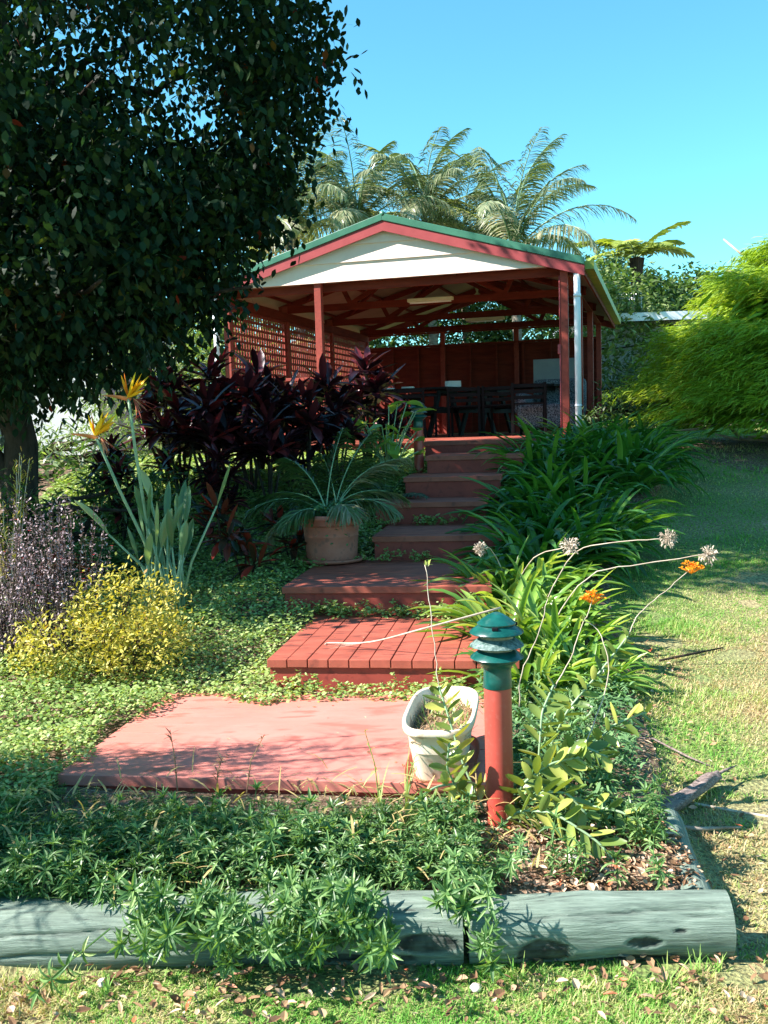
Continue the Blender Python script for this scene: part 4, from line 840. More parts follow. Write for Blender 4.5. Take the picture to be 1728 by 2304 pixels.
# plants to the right of the bollard: fine lacy
mb = MB(); n_ = 9000; x = U(.45, 1.45, n_); y = U(3.35, 5.3, n_); ok = (x < xb(y)-.12+.1*vn(x, y, 6, 2)) & (vn(x, y, 3.5, 2) > .33) & (x > .45+.0*y); x, y = x[ok], y[ok]; k = len(x)
z = G(x, y)+U(0, .16, k)*(.4+vn(x, y, 3, 2))
mb.straps(np.stack([x, y, z], 1), U(0, 6.28, k), U(.025, .055, k), U(-.1, 1.1, k), U(.2, 1.2, k), U(.006, .014, k), [.4, 1, .9, .2], 3, False, roll=U(-.5, .5, k), tint=U(0, 1, k))
tag(obj('lacy_plants', mb, L_lace), 'low lacy green plants along the lawn edge behind the bollard', 'plants', kind='stuff')
mb = MB(); n_ = 80; x = U(.5, .93, n_); y = U(3.25, 4.9, n_); scatter(mb, SH, np.stack([x, y, G(x, y)], 1), U(.7, 1.1, n_), U(0, 6.28, n_), U(0, .5, n_), U(0, 6.28, n_))
tag(obj('whorled_plants', mb, L_fg), 'scattered narrow leaved shoots right of the bollard', 'plants', kind='stuff')
# tall weeds standing in front of the lowest platform
def weed(c, H_, lean, label, mat=L_lit, n2=10, grass=False):
    c = np.array(c, float); mb = MB(); top = c+[lean, U(-.03, .03), H_]; mid = (c+top)/2+[-lean*.2, 0, .02]; mb.tube([c, mid, top], [.003, .0025, .0015], 5, False, .5)
    if grass: mb.straps(np.repeat([c], 9, 0), U(0, 6.28, 9), U(.15, .32, 9), U(.9, 1.5, 9), U(.5, 2, 9), .006, [1, 1, .6, .1], 6, False, tint=U(.2, .8, 9))
    P_ = np.concatenate([c+(mid-c)*U(.5, 1, (n2, 1)), mid+(top-mid)*U(.4, 1, (n2, 1))]); mb.straps(P_, U(0, 6.28, 2*n2), U(.02, .045, 2*n2), U(.2, 1.3, 2*n2), U(.3, 1.5, 2*n2), .008, [.4, 1, .2], 3, False, tint=U(.1, .7, 2*n2))
    return tag(obj('weed', mb, mat, at=tuple(c)), label, 'weed', 'weeds in front of the lowest platform')
weed((-.86, 3.88, .16), .26, -.02, 'upright dry weed with a small seed tuft before the left part of the platform'); weed((-.58, 3.84, .16), .24, .08, 'thin reddish weed leaning right before the middle of the platform')
weed((-.70, 3.85, .16), .15, .03, 'short bushy dry weed between the two taller ones', n2=16); weed((-.05, 3.74, .13), .30, -.05, 'pale green grass tuft before the platform left of the planter', L_gc, 4, True); weed((.05, 3.72, .13), .20, .04, 'small pale grass tuft nearest the planter', L_gc, 3, True)

# ------------------------------------------------------------------ orchids around the bollard
ORG_ = 'orchid stems around the bollard'
def orchid(pts, label, n2=22, ll=.075, wd=.034, fl=None, roll_=.9):
    pts = np.array(pts, float); t = thing('orchid_plant', label, 'orchid', tuple(pts[0]), ORG_); s_ = np.linspace(0, 1, len(pts)); tt = np.linspace(0, 1, 30)
    P_ = np.stack([np.interp(tt, s_, pts[:, k]) for k in range(3)], 1)
    for _ in range(3): P_[1:-1] = (P_[:-2]+P_[2:])/2*.5+P_[1:-1]*.5
    mb = MB(); mb.tube(P_, .0045, 6); obj('stem', mb, stemg, t, smooth=True)
    mb = MB(); d = P_[-1]-P_[0]; az0 = math.atan2(d[1], d[0]); tl = np.linspace(.08, 1, n2); q = np.stack([np.interp(tl, tt, P_[:, k]) for k in range(3)], 1)
    tg = np.gradient(q, axis=0); tg /= np.linalg.norm(tg, axis=1)[:, None]
    sgn = np.where(np.arange(n2) % 2 == 0, 1., -1.); 
    perp = np.cross(tg, [0, -1, .25]); perp /= np.linalg.norm(perp, axis=1)[:, None]
    dr_ = tg*.65+perp*sgn[:, None]*.75+rng.normal(size=(n2, 3))*.16+[0, -.12, 0]; dr_ /= np.linalg.norm(dr_, axis=1)[:, None]
    mb.straps(q, np.arctan2(dr_[:, 1], dr_[:, 0]), ll*U(.8, 1.2, n2)*np.interp(tl, [0, .2, .8, 1], [.7, 1, 1, .6]), np.arcsin(dr_[:, 2]), U(.1, .6, n2), wd*U(.85, 1.15, n2), [.45, .85, 1, 1, .8, .25], 5, True, .28, U(-roll_, roll_, n2), U(0, 1, n2))
    obj('leaves', mb, L_orch, t, smooth=True); return t
orchid([(.34, 3.60, .16), (.27, 3.66, .32), (.22, 3.72, .50), (.19, 3.76, .60)], 'upright orchid stem with paired oval leaves at the left of the red bollard pipe', 22)
orchid([(.40, 3.70, .15), (.30, 3.62, .27), (.16, 3.50, .30), (.06, 3.42, .27)], 'short orchid stem crossing before the foot of the cream planter', 12, .07)
orchid([(.36, 3.48, .13), (.44, 3.38, .25), (.55, 3.30, .27), (.68, 3.22, .20), (.74, 3.18, .13)], 'drooping orchid stem arching right from the foot of the bollard, hanging leaves', 26, .085)
orchid([(.46, 3.52, .14), (.48, 3.42, .27), (.52, 3.34, .33), (.60, 3.32, .33), (.66, 3.30, .26)], 'thick pale orchid stem at the right foot of the bollard pipe', 20, .085, .038)
orchid([(.55, 3.70, .15), (.56, 3.68, .35), (.58, 3.72, .50), (.64, 3.8, .58)], 'upright orchid stem just right of the bollard with upturned leaves', 20, .085)
orchid([(.62, 3.75, .15), (.62, 3.7, .32), (.70, 3.62, .40), (.80, 3.58, .36)], 'orchid stem behind the drooping one, right of the bollard', 18, .08)
orchid([(.60, 4.0, .15), (.72, 3.98, .42), (.86, 3.98, .58), (.98, 4.0, .72)], 'long orchid stem leaning right towards the lawn with yellow tip leaves', 24, .07)
orchid([(.62, 4.1, .15), (.66, 4.1, .30), (.72, 4.1, .42)], 'short orchid stem among the lacy plants', 12, .08)
orchid([(.46, 3.62, .15), (.47, 3.5, .30), (.56, 3.42, .40), (.66, 3.42, .42)], 'pale broad leaved orchid stem arching just right of the bollard pipe', 20, .095, .045)
orchid([(.55, 3.55, .14), (.66, 3.45, .24), (.80, 3.36, .24), (.90, 3.32, .17)], 'low orchid stem reaching towards the short log', 18, .08)
orchid([(.30, 3.64, .15), (.24, 3.58, .25), (.20, 3.52, .36), (.21, 3.50, .46)], 'orchid stem standing close in front of the cream planter', 16, .08)
orchid([(.70, 3.9, .14), (.78, 3.85, .30), (.88, 3.8, .42), (1.0, 3.8, .46)], 'orchid stem leaning over the lacy plants towards the lawn', 18, .08)
def blossom(t, c, r=.045, mat=orange_fl):
    mb = MB(); k = 26; c = np.array(c, float)
    for i in range(k):
        v = rng.normal(size=3); v[2] = abs(v[2])*.8; v /= np.linalg.norm(v); q = c+v*r*U(.55, 1)*[1.15, 1, .85]; a0 = U(0, 6.28)
        mb.straps(np.repeat([q], 5, 0), a0+np.arange(5)*1.256, U(.010, .016, 5), np.arcsin(v[2])*.6+U(-.5, .5, 5), .2, .008, [.4, 1, .9, .2], 3, False, roll=U(-1, 1, 5), tint=U(0, 1, 5)); mb.tube([c-[0, 0, r*.5], q], .0012, 4, False, 1)
    obj('blossom', mb, mat, t)
def flowerstalk(pts, label, bl=True, r=.045, mat=orange_fl):
    t = thing('orchid_flower', label, 'flower', tuple(pts[0]), 'flower stalks near the bollard'); mb = MB(); pts = sm(pts); mb.tube(pts+rng.normal(size=pts.shape)*.0022, np.linspace(.0026, .0016, len(pts)), 6); obj('stalk', mb, twigm, t, smooth=True)
    if bl: blossom(t, pts[-1], r, mat)
    else:
        mb = MB(); q = np.array(pts[-1]); mb.straps(np.repeat([q], 8, 0)+rng.normal(size=(8, 3))*.004, U(0, 6.28, 8), .022, U(.2, 1.4, 8), .5, .008, [.4, 1, .3], 3, False, tint=U(.2, .8, 8)); obj('bud', mb, L_orch, t)
    return t
flowerstalk([(.98, 4.0, .72), (1.04, 4.05, .80), (1.16, 4.1, .88), (1.285, 4.15, .965)], 'orange flower ball on a thin pale stalk standing out against the lawn', True, .042)
flowerstalk([(.64, 3.8, .56), (.72, 3.82, .70), (.76, 3.84, .80), (.81, 3.86, .90)], 'orange flower cluster among the sunlit agapanthus, on a dark stalk', True, .040)
flowerstalk([(.19, 3.76, .58), (.18, 3.80, .75), (.165, 3.84, .92), (.16, 3.86, 1.055)], 'bare budding stalk rising left of the bollard cap over the second platform', False)
flowerstalk([(.52, 3.9, .46), (.53, 3.9, .60), (.60, 3.9, .76), (.64, 3.9, .90)], 'thin brown stalk just right of the bollard cap', False)
flowerstalk([(.72, 3.6, .40), (.80, 3.66, .56), (.83, 3.7, .68), (.80, 3.74, .80), (.75, 3.76, .84)], 'curved stalk bowing back over the plants right of the bollard', False)

# ------------------------------------------------------------------ dead wood, litter, stones
mb = MB(); q = sm([(.97, 3.66, .09), (1.08, 3.75, .105), (1.20, 3.87, .11), (1.30, 3.98, .115), (1.36, 4.02, .115)], 7); mb.tube(q, np.interp(np.linspace(0, 1, len(q)), [0, .3, .8, .93, 1], [.018, .026, .028, .024, .008])*(1+.25*(vn(np.linspace(0, 5, len(q)), np.zeros(len(q)), 2, 2)-.5)), 20, True, .5, lambda t_, a: 1+.20*np.sin(a*2+t_*3)+.16*np.sin(a*5+t_*9)+.08*np.sin(a*9)); mb.tube([(1.28, 3.95, .125), (1.40, 4.05, .13), (1.45, 4.08, .135)], [.008, .006, .002], 6)
tag(obj('dead_branch', mb, wood_dry, smooth=True, at=(.97, 3.66, .1)), 'thick weathered broken branch lying at the lawn edge behind the short log', 'branch', 'fallen wood')
mb = MB(); mb.tube(sm([(1.12, 3.9, .07), (1.35, 3.80, .05), (1.50, 3.73, .045)]), .006, 6); tag(obj('dead_stick', mb, twigm, smooth=True, at=(1.12, 3.9, .07)), 'bleached white stick crossing under the broken branch', 'stick', 'fallen wood')
mb = MB(); mb.tube([(.70, 3.42, .17), (.85, 3.36, .165), (.99, 3.33, .17)], [.006, .006, .004], 6); tag(obj('dead_stick', mb, twigm, smooth=True, at=(.7, 3.42, .17)), 'thin pale stick lying on the bed left of the short log', 'stick', 'fallen wood')
mb = MB(); mb.tube([(1.0, 3.6, .09), (1.15, 3.62, .06), (1.32, 3.66, .045)], [.008, .008, .004], 6); tag(obj('dead_stick', mb, greybranch, smooth=True, at=(1.0, 3.6, .09)), 'grey stick in front of the broken branch on the lawn', 'stick', 'fallen wood')
mb = MB(); mb.tube([(1.05, 4.5, .13), (1.2, 4.45, .14), (1.32, 4.3, .10), (1.40, 4.22, .08)], [.004, .005, .005, .003], 6); tag(obj('dead_stick', mb, wood_dry, smooth=True, at=(1.05, 4.5, .13)), 'curved reddish twig at the lawn edge beyond the broken branch', 'stick', 'fallen wood')
mb = MB(); mb.tube([(1.55, 5.6, .22), (1.75, 5.72, .22), (2.0, 5.85, .225)], [.006, .008, .004], 6); tag(obj('dead_stick', mb, bark, smooth=True, at=(1.55, 5.6, .22)), 'dark stick lying on the sunny lawn right of the orchid', 'stick', 'fallen wood')
def litter(n_, xr, yr, f, L=(.008, .042)):
    x = U(*xr, n_); y = U(*yr, n_); ok = f(x, y); x, y = x[ok], y[ok]; k = len(x); mb.straps(np.stack([x, y, G(x, y)+.02+U(0, .015, k)], 1), U(0, 6.28, k), U(*L, k), U(-.2, .5, k), U(.2, 1.4, k), U(.4, .65, k)*U(*L, k), [.2, .9, 1, .1], 3, True, .3, U(-.5, .5, k), np.clip(U(-.1, 1.0, k), 0, 1))
mb = MB(); litter(3200, (.15, 1.1), (3.02, 3.7), lambda x, y: (x < 1.0) & (U(0, 1, len(x)) < np.where(x > .5, 1, .4))); litter(900, (-1.4, 1.4), (2.35, 2.84), lambda x, y: U(0, 1, len(x)) < np.clip((y-2.2)*1.6, 0, 1), (.012, .05)); litter(700, (.9, 2.0), (3, 6), lambda x, y: (x > xb(y)-.15) & (x < xb(y)+.3), (.012, .04)); litter(500, (.1, 1.4), (4.2, 7), lambda x, y: x < xb(y))
litter(260, (-2.2, -.8), (4, 6.4), lambda x, y: x < 9, (.02, .05))
k = 60; x = U(-1.3, .3, k); y = U(3.95, 6.4, k); zt = np.where(y < 5.12-(x+1)*.16, .203, .368); okk = (y < 5.05) | ((y > 5.45) & (x > -.45)); x, y, zt = x[okk], y[okk], zt[okk]; k = len(x)
mb.straps(np.stack([x, y, zt], 1), U(0, 6.28, k), U(.008, .028, k), U(0, .4, k), U(.3, 1.2, k), U(.005, .014, k), [.2, .9, 1, .1], 3, True, .3, 0, U(0, 1, k))
tag(obj('leaf_litter', mb, L_lit), 'dry curled leaves and bark scraps strewn on bed and lawn edge', 'leaf litter', kind='stuff')
SL_ = ['pale stone on the bed above the right log', 'whitish stone lying between the leafy shoots behind the log joint', 'small pale stone on the lawn at the far right edge', 'tan stone in the grass before the log', 'small grey stone in the grass at the left', 'white stone among creepers left of the second platform']
for i, (x, y, r) in enumerate([(.60, 3.22, .035), (.26, 3.12, .02), (1.17, 2.74, .028), (.22, 2.70, .018), (-.86, 2.78, .02), (-.95, 6.35, .03)]):
    mb = MB(); k = np.linspace(-pi/2, pi/2, 9); mb.lathe([(max(.0005, r*cos(a)), r*.6*sin(a)) for a in k], (0, 0, 0), 12); o = obj('stone', mb, surfmat('stone_face', (.42, .36, .30), (.66, .60, .54), 30, .9, .2, .4) if i == 0 else 'stone_face', smooth=True)
    V = np.array([v.co[:] for v in o.data.vertices]); V *= (1+.35*(vn(V[:, 0]/r*1.3+i*9, V[:, 1]/r*1.3+V[:, 2]/r, 1, 2)-.5))[:, None]; o.data.vertices.foreach_set('co', V.ravel()); place(o, (x, y, float(G(x, y))+r*.4), U(0, 6)); tag(o, SL_[i], 'stone', 'loose stones')

# ------------------------------------------------------------------ grass
def grassy(n_, xr, yr, h0, w0, name, f, yp=1.0):
    x = U(*xr, n_); y = yr[0]+(yr[1]-yr[0])*U(0, 1, n_)**yp; ok = f(x, y); x, y = x[ok], y[ok]; k = len(x)
    g = vn(x, y, .9, 2)*.5+vn(x, y, 6, 3)*.5; shade_green = np.interp(y, [6.4, 7.6], [0, .30])  # tree shade put into the blade colour: darker green farther back
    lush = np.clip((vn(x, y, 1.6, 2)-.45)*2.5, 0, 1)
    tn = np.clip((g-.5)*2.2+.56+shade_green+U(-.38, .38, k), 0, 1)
    h = h0*(.6+.9*lush)*U(.5, 1.3, k); mb = MB(); mb.straps(np.stack([x, y, G(x, y)], 1), U(0, 6.28, k), h, U(.25, 1.45, k), U(.2, 1.6, k), w0*U(.7, 1.3, k), [1, .8, .1], 2, False, tint=tn)
    return mb
inl = lambda x, y: (x > np.where(y < 2.78, -99, xb(y)+.02-.15*vn(x, y, 5, 2))) & (np.abs(x) < .42*y+.6)
mb = grassy(70000, (-1.6, 1.9), (2.05, 2.83), .034, .0034, 'g', lambda x, y: (vn(x, y, 4, 2) > .30))
tag(obj('lawn_grass', mb, L_grass), 'patchy green and straw coloured grass in front of the logs', 'grass', kind='stuff')
mb = grassy(150000, (.9, 4.0), (2.8, 7.8), .034, .0042, 'g', lambda x, y: inl(x, y) & (vn(x, y, 4, 2) > .28), 1.0)
tag(obj('lawn_grass', mb, L_grass), 'sun bleached patchy lawn grass right of the planting bed', 'grass', kind='stuff')
mb = grassy(130000, (1.5, 10), (7.6, 20), .045, .008, 'g', inl, 1.1)
tag(obj('lawn_grass', mb, L_grass), 'shaded green lawn grass farther back towards the feathery shrub', 'grass', kind='stuff')
mb = MB()
for x, y, s_ in ((.34, 2.74, .07), (.86, 2.72, .08), (.92, 2.76, .06), (.76, 2.68, .11), (-.52, 2.70, .07), (-.84, 2.72, .08), (1.0, 2.5, .08), (.6, 2.45, .09), (.75, 2.42, .09), (.2, 2.6, .06), (-.1, 2.66, .06)):
    k = 16; mb.straps(np.stack([x+U(-.02, .02, k), y+U(-.02, .02, k), np.full(k, .0)], 1), U(0, 6.28, k), s_*U(.6, 1.2, k), U(.6, 1.4, k), U(.1, 1, k), .005, [1, .8, .1], 4, False, tint=U(.6, 1, k))
tag(obj('grass_tufts', mb, L_grass), 'taller bright green grass tufts at the foot of the logs', 'grass', kind='stuff')

# ------------------------------------------------------------------ background left: white house and bushes
hb = np.array([-8.2, 17.0, .9]); hs = thing('white_house', 'white walled house behind the big tree trunk, window with white glazing bars and brown post', 'house', tuple(hb))
HR = rotz(rad(-6)); hf = lambda x, y, z: hb+HR @ np.array([x, y, z])
mb = MB(); mb.box(hf(0, 0, 1.5), (7.2, .2, 3.0), HR); mb.box(hf(3.5, 2.1, 1.5), (.2, 4, 3.0), HR); obj('wall', mb, whitep, hs)
mb = MB(); mb.box(hf(0, 2, 3.05), (8, 5, .12), HR); obj('roof', mb, greenroof, hs)
for wx in (1.55, -1.2):
    mb = MB(); mb.box(hf(wx, -.115, 1.35), (.82, .05, 1.5), HR)
    wn = obj('window', mb, glass, hs); mb = MB()
    for z in (.58, 1.05, 1.52, 2.12): mb.box(hf(wx, -.15, z), (.90, .04, .05), HR)
    for x in (-.44, 0, .44): mb.box(hf(wx+x, -.152, 1.35), (.05, .045, 1.6), HR)
    obj('window_frame', mb, paper, wn)
mb = MB(); mb.box(hf(2.22, -.6, 1.4), (.10, .10, 3.0), HR); obj('veranda_post', mb, redin, hs)

BG = 'bushes and trees behind the pavilion'
def bgtree(name, label, base, lobes, n_, mat=L_bg, L=.16, wd=.08, per=12, spread=.16, trunk=True, cat='tree', e=(-1, .9), shell=.62):
    t = thing(name, label, cat, tuple(base), BG); mb = MB(); cl = crown_pts(n_, lobes, shell)
    leaf_cloud(mb, cl, per, (spread,)*3, L, wd, e, (.15, 1, .7, .1), 2, (0, 1), .5, .45); obj('crown', mb, mat, t); mb = MB()
    for c_, r_ in lobes: limb(mb, base, c_, .02+.05*r_[2], .03, .05, 7, 6)
    for c_ in cl[rng.integers(0, len(cl), 14)]: limb(mb, lobes[0][0], c_, .03, .01, .05, 5, 5)
    obj('trunk', mb, bark, t)
def g0(x, y): return float(G(x, y))
bgtree('pale_bush', 'light green loose bush between the big tree and the left end of the pavilion', (-3.3, 15.5, g0(-3, 15)), [((-3.5, 15.5, 2.2), (.9, .7, 1.0)), ((-2.9, 15.2, 1.8), (.7, .6, .9)), ((-4.2, 15.6, 2.6), (.8, .6, .9))], 330, L_bgl, .12, .035, 14, .14, cat='bush')
bgtree('green_bush', 'mid green bush at the foot of the white house', (-4.3, 12.5, g0(-4, 12)), [((-4.4, 12.5, 1.35), (.9, .5, .35)), ((-3.4, 12.2, 1.4), (.6, .5, .4))], 150, L_bgl, .12, .03, 12, .1, cat='bush')
bgtree('green_bush', 'green leafy bush behind the big trunk hiding the foot of the white house wall', (-5.2, 11.2, g0(-5, 11)), [((-5.2, 11.2, 1.25), (1.2, .5, .35)), ((-3.6, 10.9, 1.2), (.9, .5, .3)), ((-6.6, 11.4, 1.3), (.8, .5, .3))], 260, L_bg, .11, .04, 12, .1, cat='bush')
bgtree('dark_bush', 'dark low bush under the big tree behind the purple shrub', (-3.0, 7.8, .5), [((-3.1, 7.7, .95), (.7, .4, .35)), ((-2.2, 8.6, 1.05), (.5, .4, .3))], 190, L_bg, .10, .03, 12, .07, cat='bush')
bgtree('dark_tree', 'dense dark tree far behind the left end of the pavilion', (-7, 27, 1.5), [((-7, 27, 5), (3.5, 2, 3)), ((-3, 28, 4.4), (3.2, 2, 2.6))], 700, L_bg, .22, .12, 12, .25)
bgtree('pale_tree', 'pale green tree seen through the lattice', (-1.8, 23.5, 1.4), [((-2.6, 23.5, 3.4), (2.6, 1.2, 2.0))], 900, L_bgl, .18, .09, 12, .2)
bgtree('hedge_tree', 'green leafy tree seen through the gap above the back wall at the left', (1.2, 25, 1.4), [((1.2, 25.5, 3.4), (2.4, 1.2, 2.2))], 1100, L_bg, .18, .09, 12, .2)
bgtree('bright_tree', 'bright green tree seen through the gap above the back wall at the right', (5, 25, 1.4), [((5.0, 25.5, 3.4), (2.6, 1.2, 2.2))], 1100, L_bgl, .18, .09, 12, .2)
bgtree('dark_green_tree', 'glossy dark green tree left of the tree fern behind the low house', (7.9, 33, 1.6), [((7.3, 33, 5.1), (2.0, 1.6, 1.9)), ((8.9, 33.5, 4.9), (1.5, 1.4, 1.5))], 900, L_bg, .22, .12, 12, .2)
bgtree('dark_green_tree', 'rounded dark green tree right of the tree fern behind the low house', (11.6, 37, 1.7), [((11.6, 37, 5.3), (2.3, 1.8, 1.7)), ((10.3, 37, 5.0), (1.6, 1.4, 1.5))], 700, L_bg, .24, .13, 12, .22)
bgtree('scrub_tree', 'pale scrubby treetop on the distant hillside, green one', (21, 60, 3), [((20, 60, 7.3), (2.8, 2, 1.7)), ((22.8, 61, 8.2), (2.6, 2, 1.5))], 500, L_bgl, .35, .2, 10, .35)
bgtree('scrub_tree', 'dry greyish scrub treetop at the right below the hill crest', (18.0, 50, 3), [((17.6, 50, 5.9), (2.0, 1.5, 1.6)), ((16.2, 50, 5.4), (1.4, 1.2, 1.3))], 420, L_grey, .3, .07, 10, .3)
bgtree('dark_shrub', 'dark shrub growing at the right side wall of the pavilion', (3.5, 14.2, 1.1), [((3.45, 14.0, 1.75), (.42, .7, .6)), ((3.9, 15.4, 1.6), (.5, .7, .55)), ((3.0, 13.1, 1.5), (.3, .35, .35))], 260, L_bg, .09, .03, 12, .07, cat='bush')
# ------------------------------------------------------------------ palms
def palm(label, c, Ht, nf, L, seed, tall=True):
    c = np.array(c, float); t = thing('palm_tree', label, 'palm', tuple(c), 'palms behind the pavilion'); top = c+[U(-.2, .2), 0, Ht]
    mb = MB(); mb.tube([c-[0, 0, .2], (c+top)/2+[.05, 0, 0], top], [.14, .11, .10], 10); mb.tube([top, top+[0, 0, .6]], [.11, .05], 10); obj('trunk', mb, palmbark, t, smooth=True)
    mb = MB(); mbs = MB()
    for i in range(nf):
        f = i/(nf-1); az = i*2.4+U(-.3, .3); e0 = 1.5-1.15*f**1.1; dr = U(.9, 1.4)+.35*f
        frond(mb, top+[0, 0, .45-.25*f], az, L*U(.85, 1.1), e0, dr, .030, 74, .66, mbs, -.15, 1.05, 1.1, .50+.35*f, .022, .10, 3, 1.6)
    obj('fronds', mb, L_palm, t); obj('rachis', mbs, stemg, t)
    mb = MB(); k = 60; mb.straps(np.repeat([top+[0, 0, .1]], k, 0)+rng.normal(size=(k, 3))*.06, U(0, 6.28, k), U(.5, 1.1, k), U(-.6, .3, k), U(.5, 1.4, k), .03, [1, 1, .3], 4, False, tint=U(.3, .9, k)); obj('dead_skirt', mb, L_lit, t)
palm('palm behind the roof ridge with a crown right beside the big tree', (-.35, 23.0, 1.4), 4.4, 18, 2.4, 1); palm('palm partly hidden by the big tree, leftmost crown above the roof', (-1.7, 22.5, 1.4), 4.3, 16, 2.3, 2)
palm('palm in the middle of the group, tallest crown above the ridge', (1.35, 24.0, 1.4), 4.7, 18, 2.4, 3); palm('right hand palm with wide arching fronds over the right roof slope', (3.15, 23.0, 1.4), 3.75, 21, 2.9, 4)
palm('palm between the middle one and the right hand one, crown merging with both', (2.2, 25.5, 1.4), 4.3, 13, 2.3, 5)
# tree fern
c = np.array([6.95, 27.5, 1.6]); t = thing('tree_fern', 'tree fern with slender trunk and flat spreading fronds above the low house', 'tree fern', tuple(c)); top = c+[.1, 0, 4.35]
mb = MB(); mb.tube([c, (c+top)/2, top-[0, 0, .8], top], [.12, .12, .13, .2], 10, True, .5, lambda t_, a: 1+.12*np.sin(a*5+t_*30)); obj('trunk', mb, bark, t)
mb = MB(); mbs = MB()
for az, L, e0, dr in ((.1, 1.7, 1.05, .95), (.35, 1.5, .75, .9), (3.1, 1.9, .7, 1.0), (2.8, 1.6, .85, 1.1), (3.5, 1.5, .45, 1.1), (1.5, 1.4, .9, 1), (-1.2, 1.3, .7, 1.2), (-.4, 1.5, .6, 1.3), (2.2, 1.4, 1.0, 1), (4.2, 1.4, .7, 1.1), (.0, 1.5, .55, 1.1)):
    frond(mb, top, az, L*1.05, e0, dr, .09, 52, .50, mbs, .05, .5, 1.25, .6, .02, .1)
obj('fronds', mb, L_fern, t); obj('rachis', mbs, stemg, t)

# ------------------------------------------------------------------ low house on the right
rb = np.array([8.6, 25.5, 1.3]); hs = thing('low_house', 'low grey walled house with pale fascia behind the feathery shrub', 'house', tuple(rb)); HR = rotz(rad(-3)); hf = lambda x, y, z: rb+HR @ np.array([x, y, z])
mb = MB(); mb.box(hf(0, 0, 1.35), (6.4, .2, 2.75), HR); mb.box(hf(-3.1, 2.4, 1.35), (.2, 4.5, 2.75), HR); obj('wall', mb, whitep, hs)
mb = MB(); mb.box(hf(0, 1.9, 2.82), (7.4, 5.4, .10), HR); obj('roof', mb, boardm, hs)
mb = MB(); mb.box(hf(0, -.86, 2.80), (7.4, .05, .20), HR); obj('fascia', mb, white, hs)
mb = MB(); mb.box(hf(-1.2, -1.2, 1.05), (3.6, 1.3, .06), HR); mb.box(hf(-1.2, -1.2, .98), (3.6, 1.2, .04), HR); obj('awning', mb, bark, hs)
mb = MB(); mb.box(hf(-.4, -.115, .5), (.9, .05, .9), HR); wn = obj('window', mb, glass, hs); mb = MB(); mb.box(hf(-.87, -.13, .5), (.08, .06, 1.0), HR); mb.box(hf(.08, -.13, .5), (.08, .06, 1.0), HR); obj('window_frame', mb, paper, wn)
mb = MB(); mb.box(hf(.35, -.14, .45), (.5, .05, 1.0), HR); obj('door', mb, paper, hs)
ac = hf(-2.0, -.4, 2.87); t = thing('tv_antenna', 'thin metal aerial standing on the roof of the low grey house', 'antenna', tuple(ac)); mb = MB(); mb.tube([ac, ac+[0, 0, .55]], .018, 6); obj('mast', mb, alu, t)
mb = MB(); mb.tube([ac+[-.62, 0, .44], ac+[.05, 0, .44]], .012, 5)
for k in range(11): mb.tube([ac+[-.6+k*.06, -.05, .30], ac+[-.6+k*.06, .05, .58]], .006, 4)
obj('elements', mb, alu, t)

# ------------------------------------------------------------------ feathery yellow-green shrub, right
fc = np.array([6.9, 12.6, 1.24]); t = thing('feathery_tree', 'large mounded yellow green feathery shrub filling the right edge beyond the lawn', 'tree', tuple(fc))
spr = []
for _ in range(6):
    mb = MB(); frond(mb, (0, 0, 0), 0, .55, .25, .9, .010, 26, .15, None, 0, .4, 1.0, .5, .003, .05, 1); spr.append(mb.data())
def dome(th, ph):
    """surface of the mound; th azimuth, ph elevation"""
    r = 1+.17*(vn(th*3.2, ph*4.5, 1, 3)-.5)*2; return np.stack([fc[0]+3.5*np.cos(th)*np.cos(ph)*r, fc[1]+2.3*np.sin(th)*np.cos(ph)*r, fc[2]+.36+2.25*np.sin(ph)*r], -1)
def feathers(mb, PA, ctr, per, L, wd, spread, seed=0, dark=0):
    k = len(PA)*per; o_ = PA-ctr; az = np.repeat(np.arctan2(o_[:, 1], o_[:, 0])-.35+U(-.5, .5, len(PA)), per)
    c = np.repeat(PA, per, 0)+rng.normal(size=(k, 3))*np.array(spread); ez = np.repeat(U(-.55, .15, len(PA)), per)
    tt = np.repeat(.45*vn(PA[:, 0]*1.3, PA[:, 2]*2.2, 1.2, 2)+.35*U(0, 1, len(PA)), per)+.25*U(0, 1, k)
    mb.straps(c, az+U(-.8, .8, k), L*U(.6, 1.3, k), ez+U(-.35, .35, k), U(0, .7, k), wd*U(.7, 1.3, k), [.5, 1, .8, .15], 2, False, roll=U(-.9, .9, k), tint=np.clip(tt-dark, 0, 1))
mb = MB(); ctr = fc+[0, 0, .8]
n_ = 9000; th = U(pi*.80, pi*1.66, n_); ph = np.arcsin(U(-.05, 1, n_)); P_ = ctr+(dome(th, ph)-ctr)*U(.86, 1.02, n_)[:, None]
P_[:, 2] += .10*np.sin(P_[:, 0]*3.1+P_[:, 2]*6)
n2 = 2600; th2 = U(0, 2*pi, n2); ph2 = np.arcsin(U(-.3, 1, n2)); P2 = np.stack([7.3+2.3*np.cos(th2)*np.cos(ph2), 13.8+1.2*np.sin(th2)*np.cos(ph2), 3.45+.85*np.sin(ph2)], 1)
PA = np.concatenate([P_, P2]); PA = PA[vn(PA[:, 0]*1.8+PA[:, 1]*.7, PA[:, 2]*4.2+PA[:, 0]*.8, 1, 2) > .36]
feathers(mb, PA, ctr, 20, .12, .015, (.12, .09, .04))
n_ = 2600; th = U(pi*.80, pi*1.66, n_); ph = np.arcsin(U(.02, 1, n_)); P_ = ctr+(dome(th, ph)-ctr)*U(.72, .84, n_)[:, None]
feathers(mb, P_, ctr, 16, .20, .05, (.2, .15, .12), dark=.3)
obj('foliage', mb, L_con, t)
mb = MB()
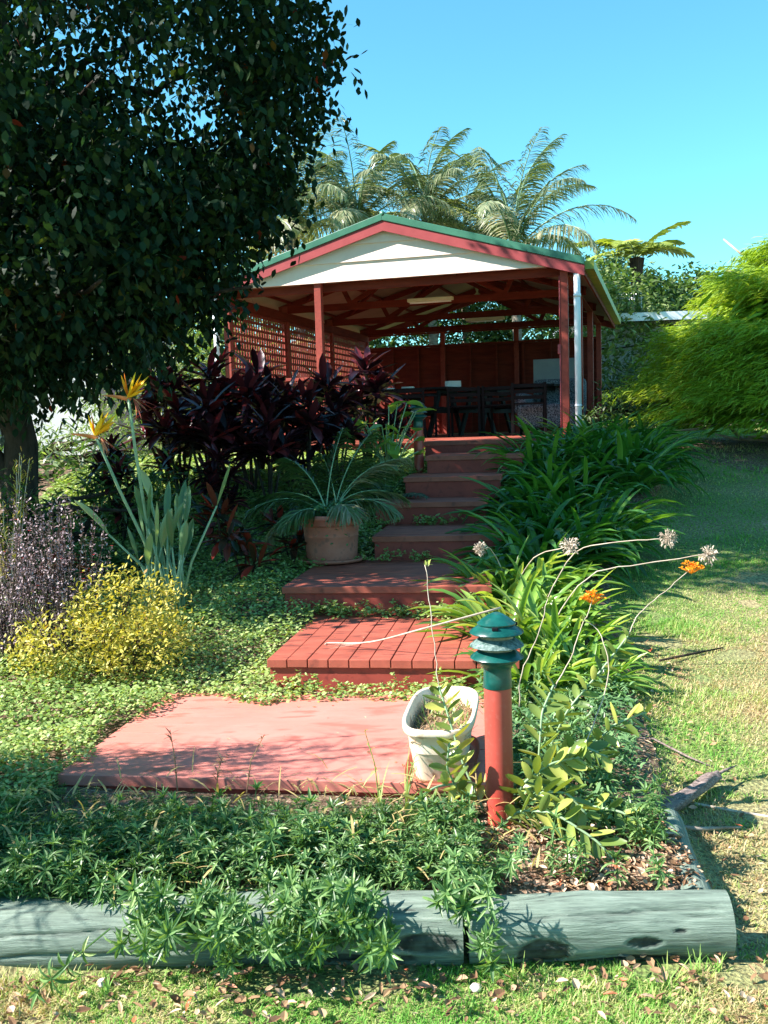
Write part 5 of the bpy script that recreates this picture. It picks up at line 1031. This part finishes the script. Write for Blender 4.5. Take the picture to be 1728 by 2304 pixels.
for k in range(46):
    a = U(pi*.85, pi*1.6); r = U(.6, 1.0); e = np.array([fc[0]+3.3*cos(a)*r, fc[1]+2.1*sin(a)*r, fc[2]+U(-.02, .5)]); s0 = fc+[3.3*cos(a)*.25, 2.1*sin(a)*.25, .1]; limb(mb, s0, e, .045, .012, .06, 6, 8)
for k in range(16):
    a = U(pi*.8, pi*1.7); e = np.array([7.2+2.3*cos(a)*U(.6, 1.18), 13.8+1.2*sin(a), U(2.8, 4.1)]); limb(mb, fc+[.3, 0, 1.5], e, .05, .012, .05, 6, 8)
limb(mb, fc-[0, 0, .2], fc+[.3, .3, 2.4], .14, .06, .03, 10)
obj('branches', mb, greybranch, t, smooth=True)
mb = MB(); n_ = 170; th = U(0, 2*pi, n_); r = np.sqrt(U(0, 1, n_))*1; P_ = np.stack([6.3+1.5*np.cos(th)*r, 21.6+.6*np.sin(th)*r, 2.45+(.45*(1-r)+.5*np.cos(th)*.5)*1+U(-.2, .2, n_)+.25*np.cos(th)], 1)
t = thing('feathery_tree', 'dark feathery branch mass in the shade before the low house wall', 'tree', (7.6, 21.8, 1.3))
for i in range(n_):
    pass
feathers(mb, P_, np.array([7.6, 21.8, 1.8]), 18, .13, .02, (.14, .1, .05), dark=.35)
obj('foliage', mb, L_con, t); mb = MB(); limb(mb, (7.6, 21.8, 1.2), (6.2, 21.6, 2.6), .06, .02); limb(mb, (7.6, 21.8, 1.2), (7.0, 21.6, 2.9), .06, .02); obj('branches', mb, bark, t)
# bare soil apron beneath it
a = np.linspace(0, 2*pi, 40, endpoint=False); rx = 3.5*(1+.08*np.sin(a*5)); X_ = fc[0]+rx*np.cos(a)-.2; Y_ = fc[1]-.3+2.3*np.sin(a)
rings = [np.stack([fc[0]+(X_-fc[0])*f, fc[1]+(Y_-fc[1])*f, G(fc[0]+(X_-fc[0])*f, fc[1]+(Y_-fc[1])*f)+.035*(1-f)+.004], 1) for f in (.01, .25, .5, .75, .9, 1)]
mb = loft(MB(), rings); tag(obj('bare_soil', mb, 'bed_soil', smooth=True), None, None, kind='structure')
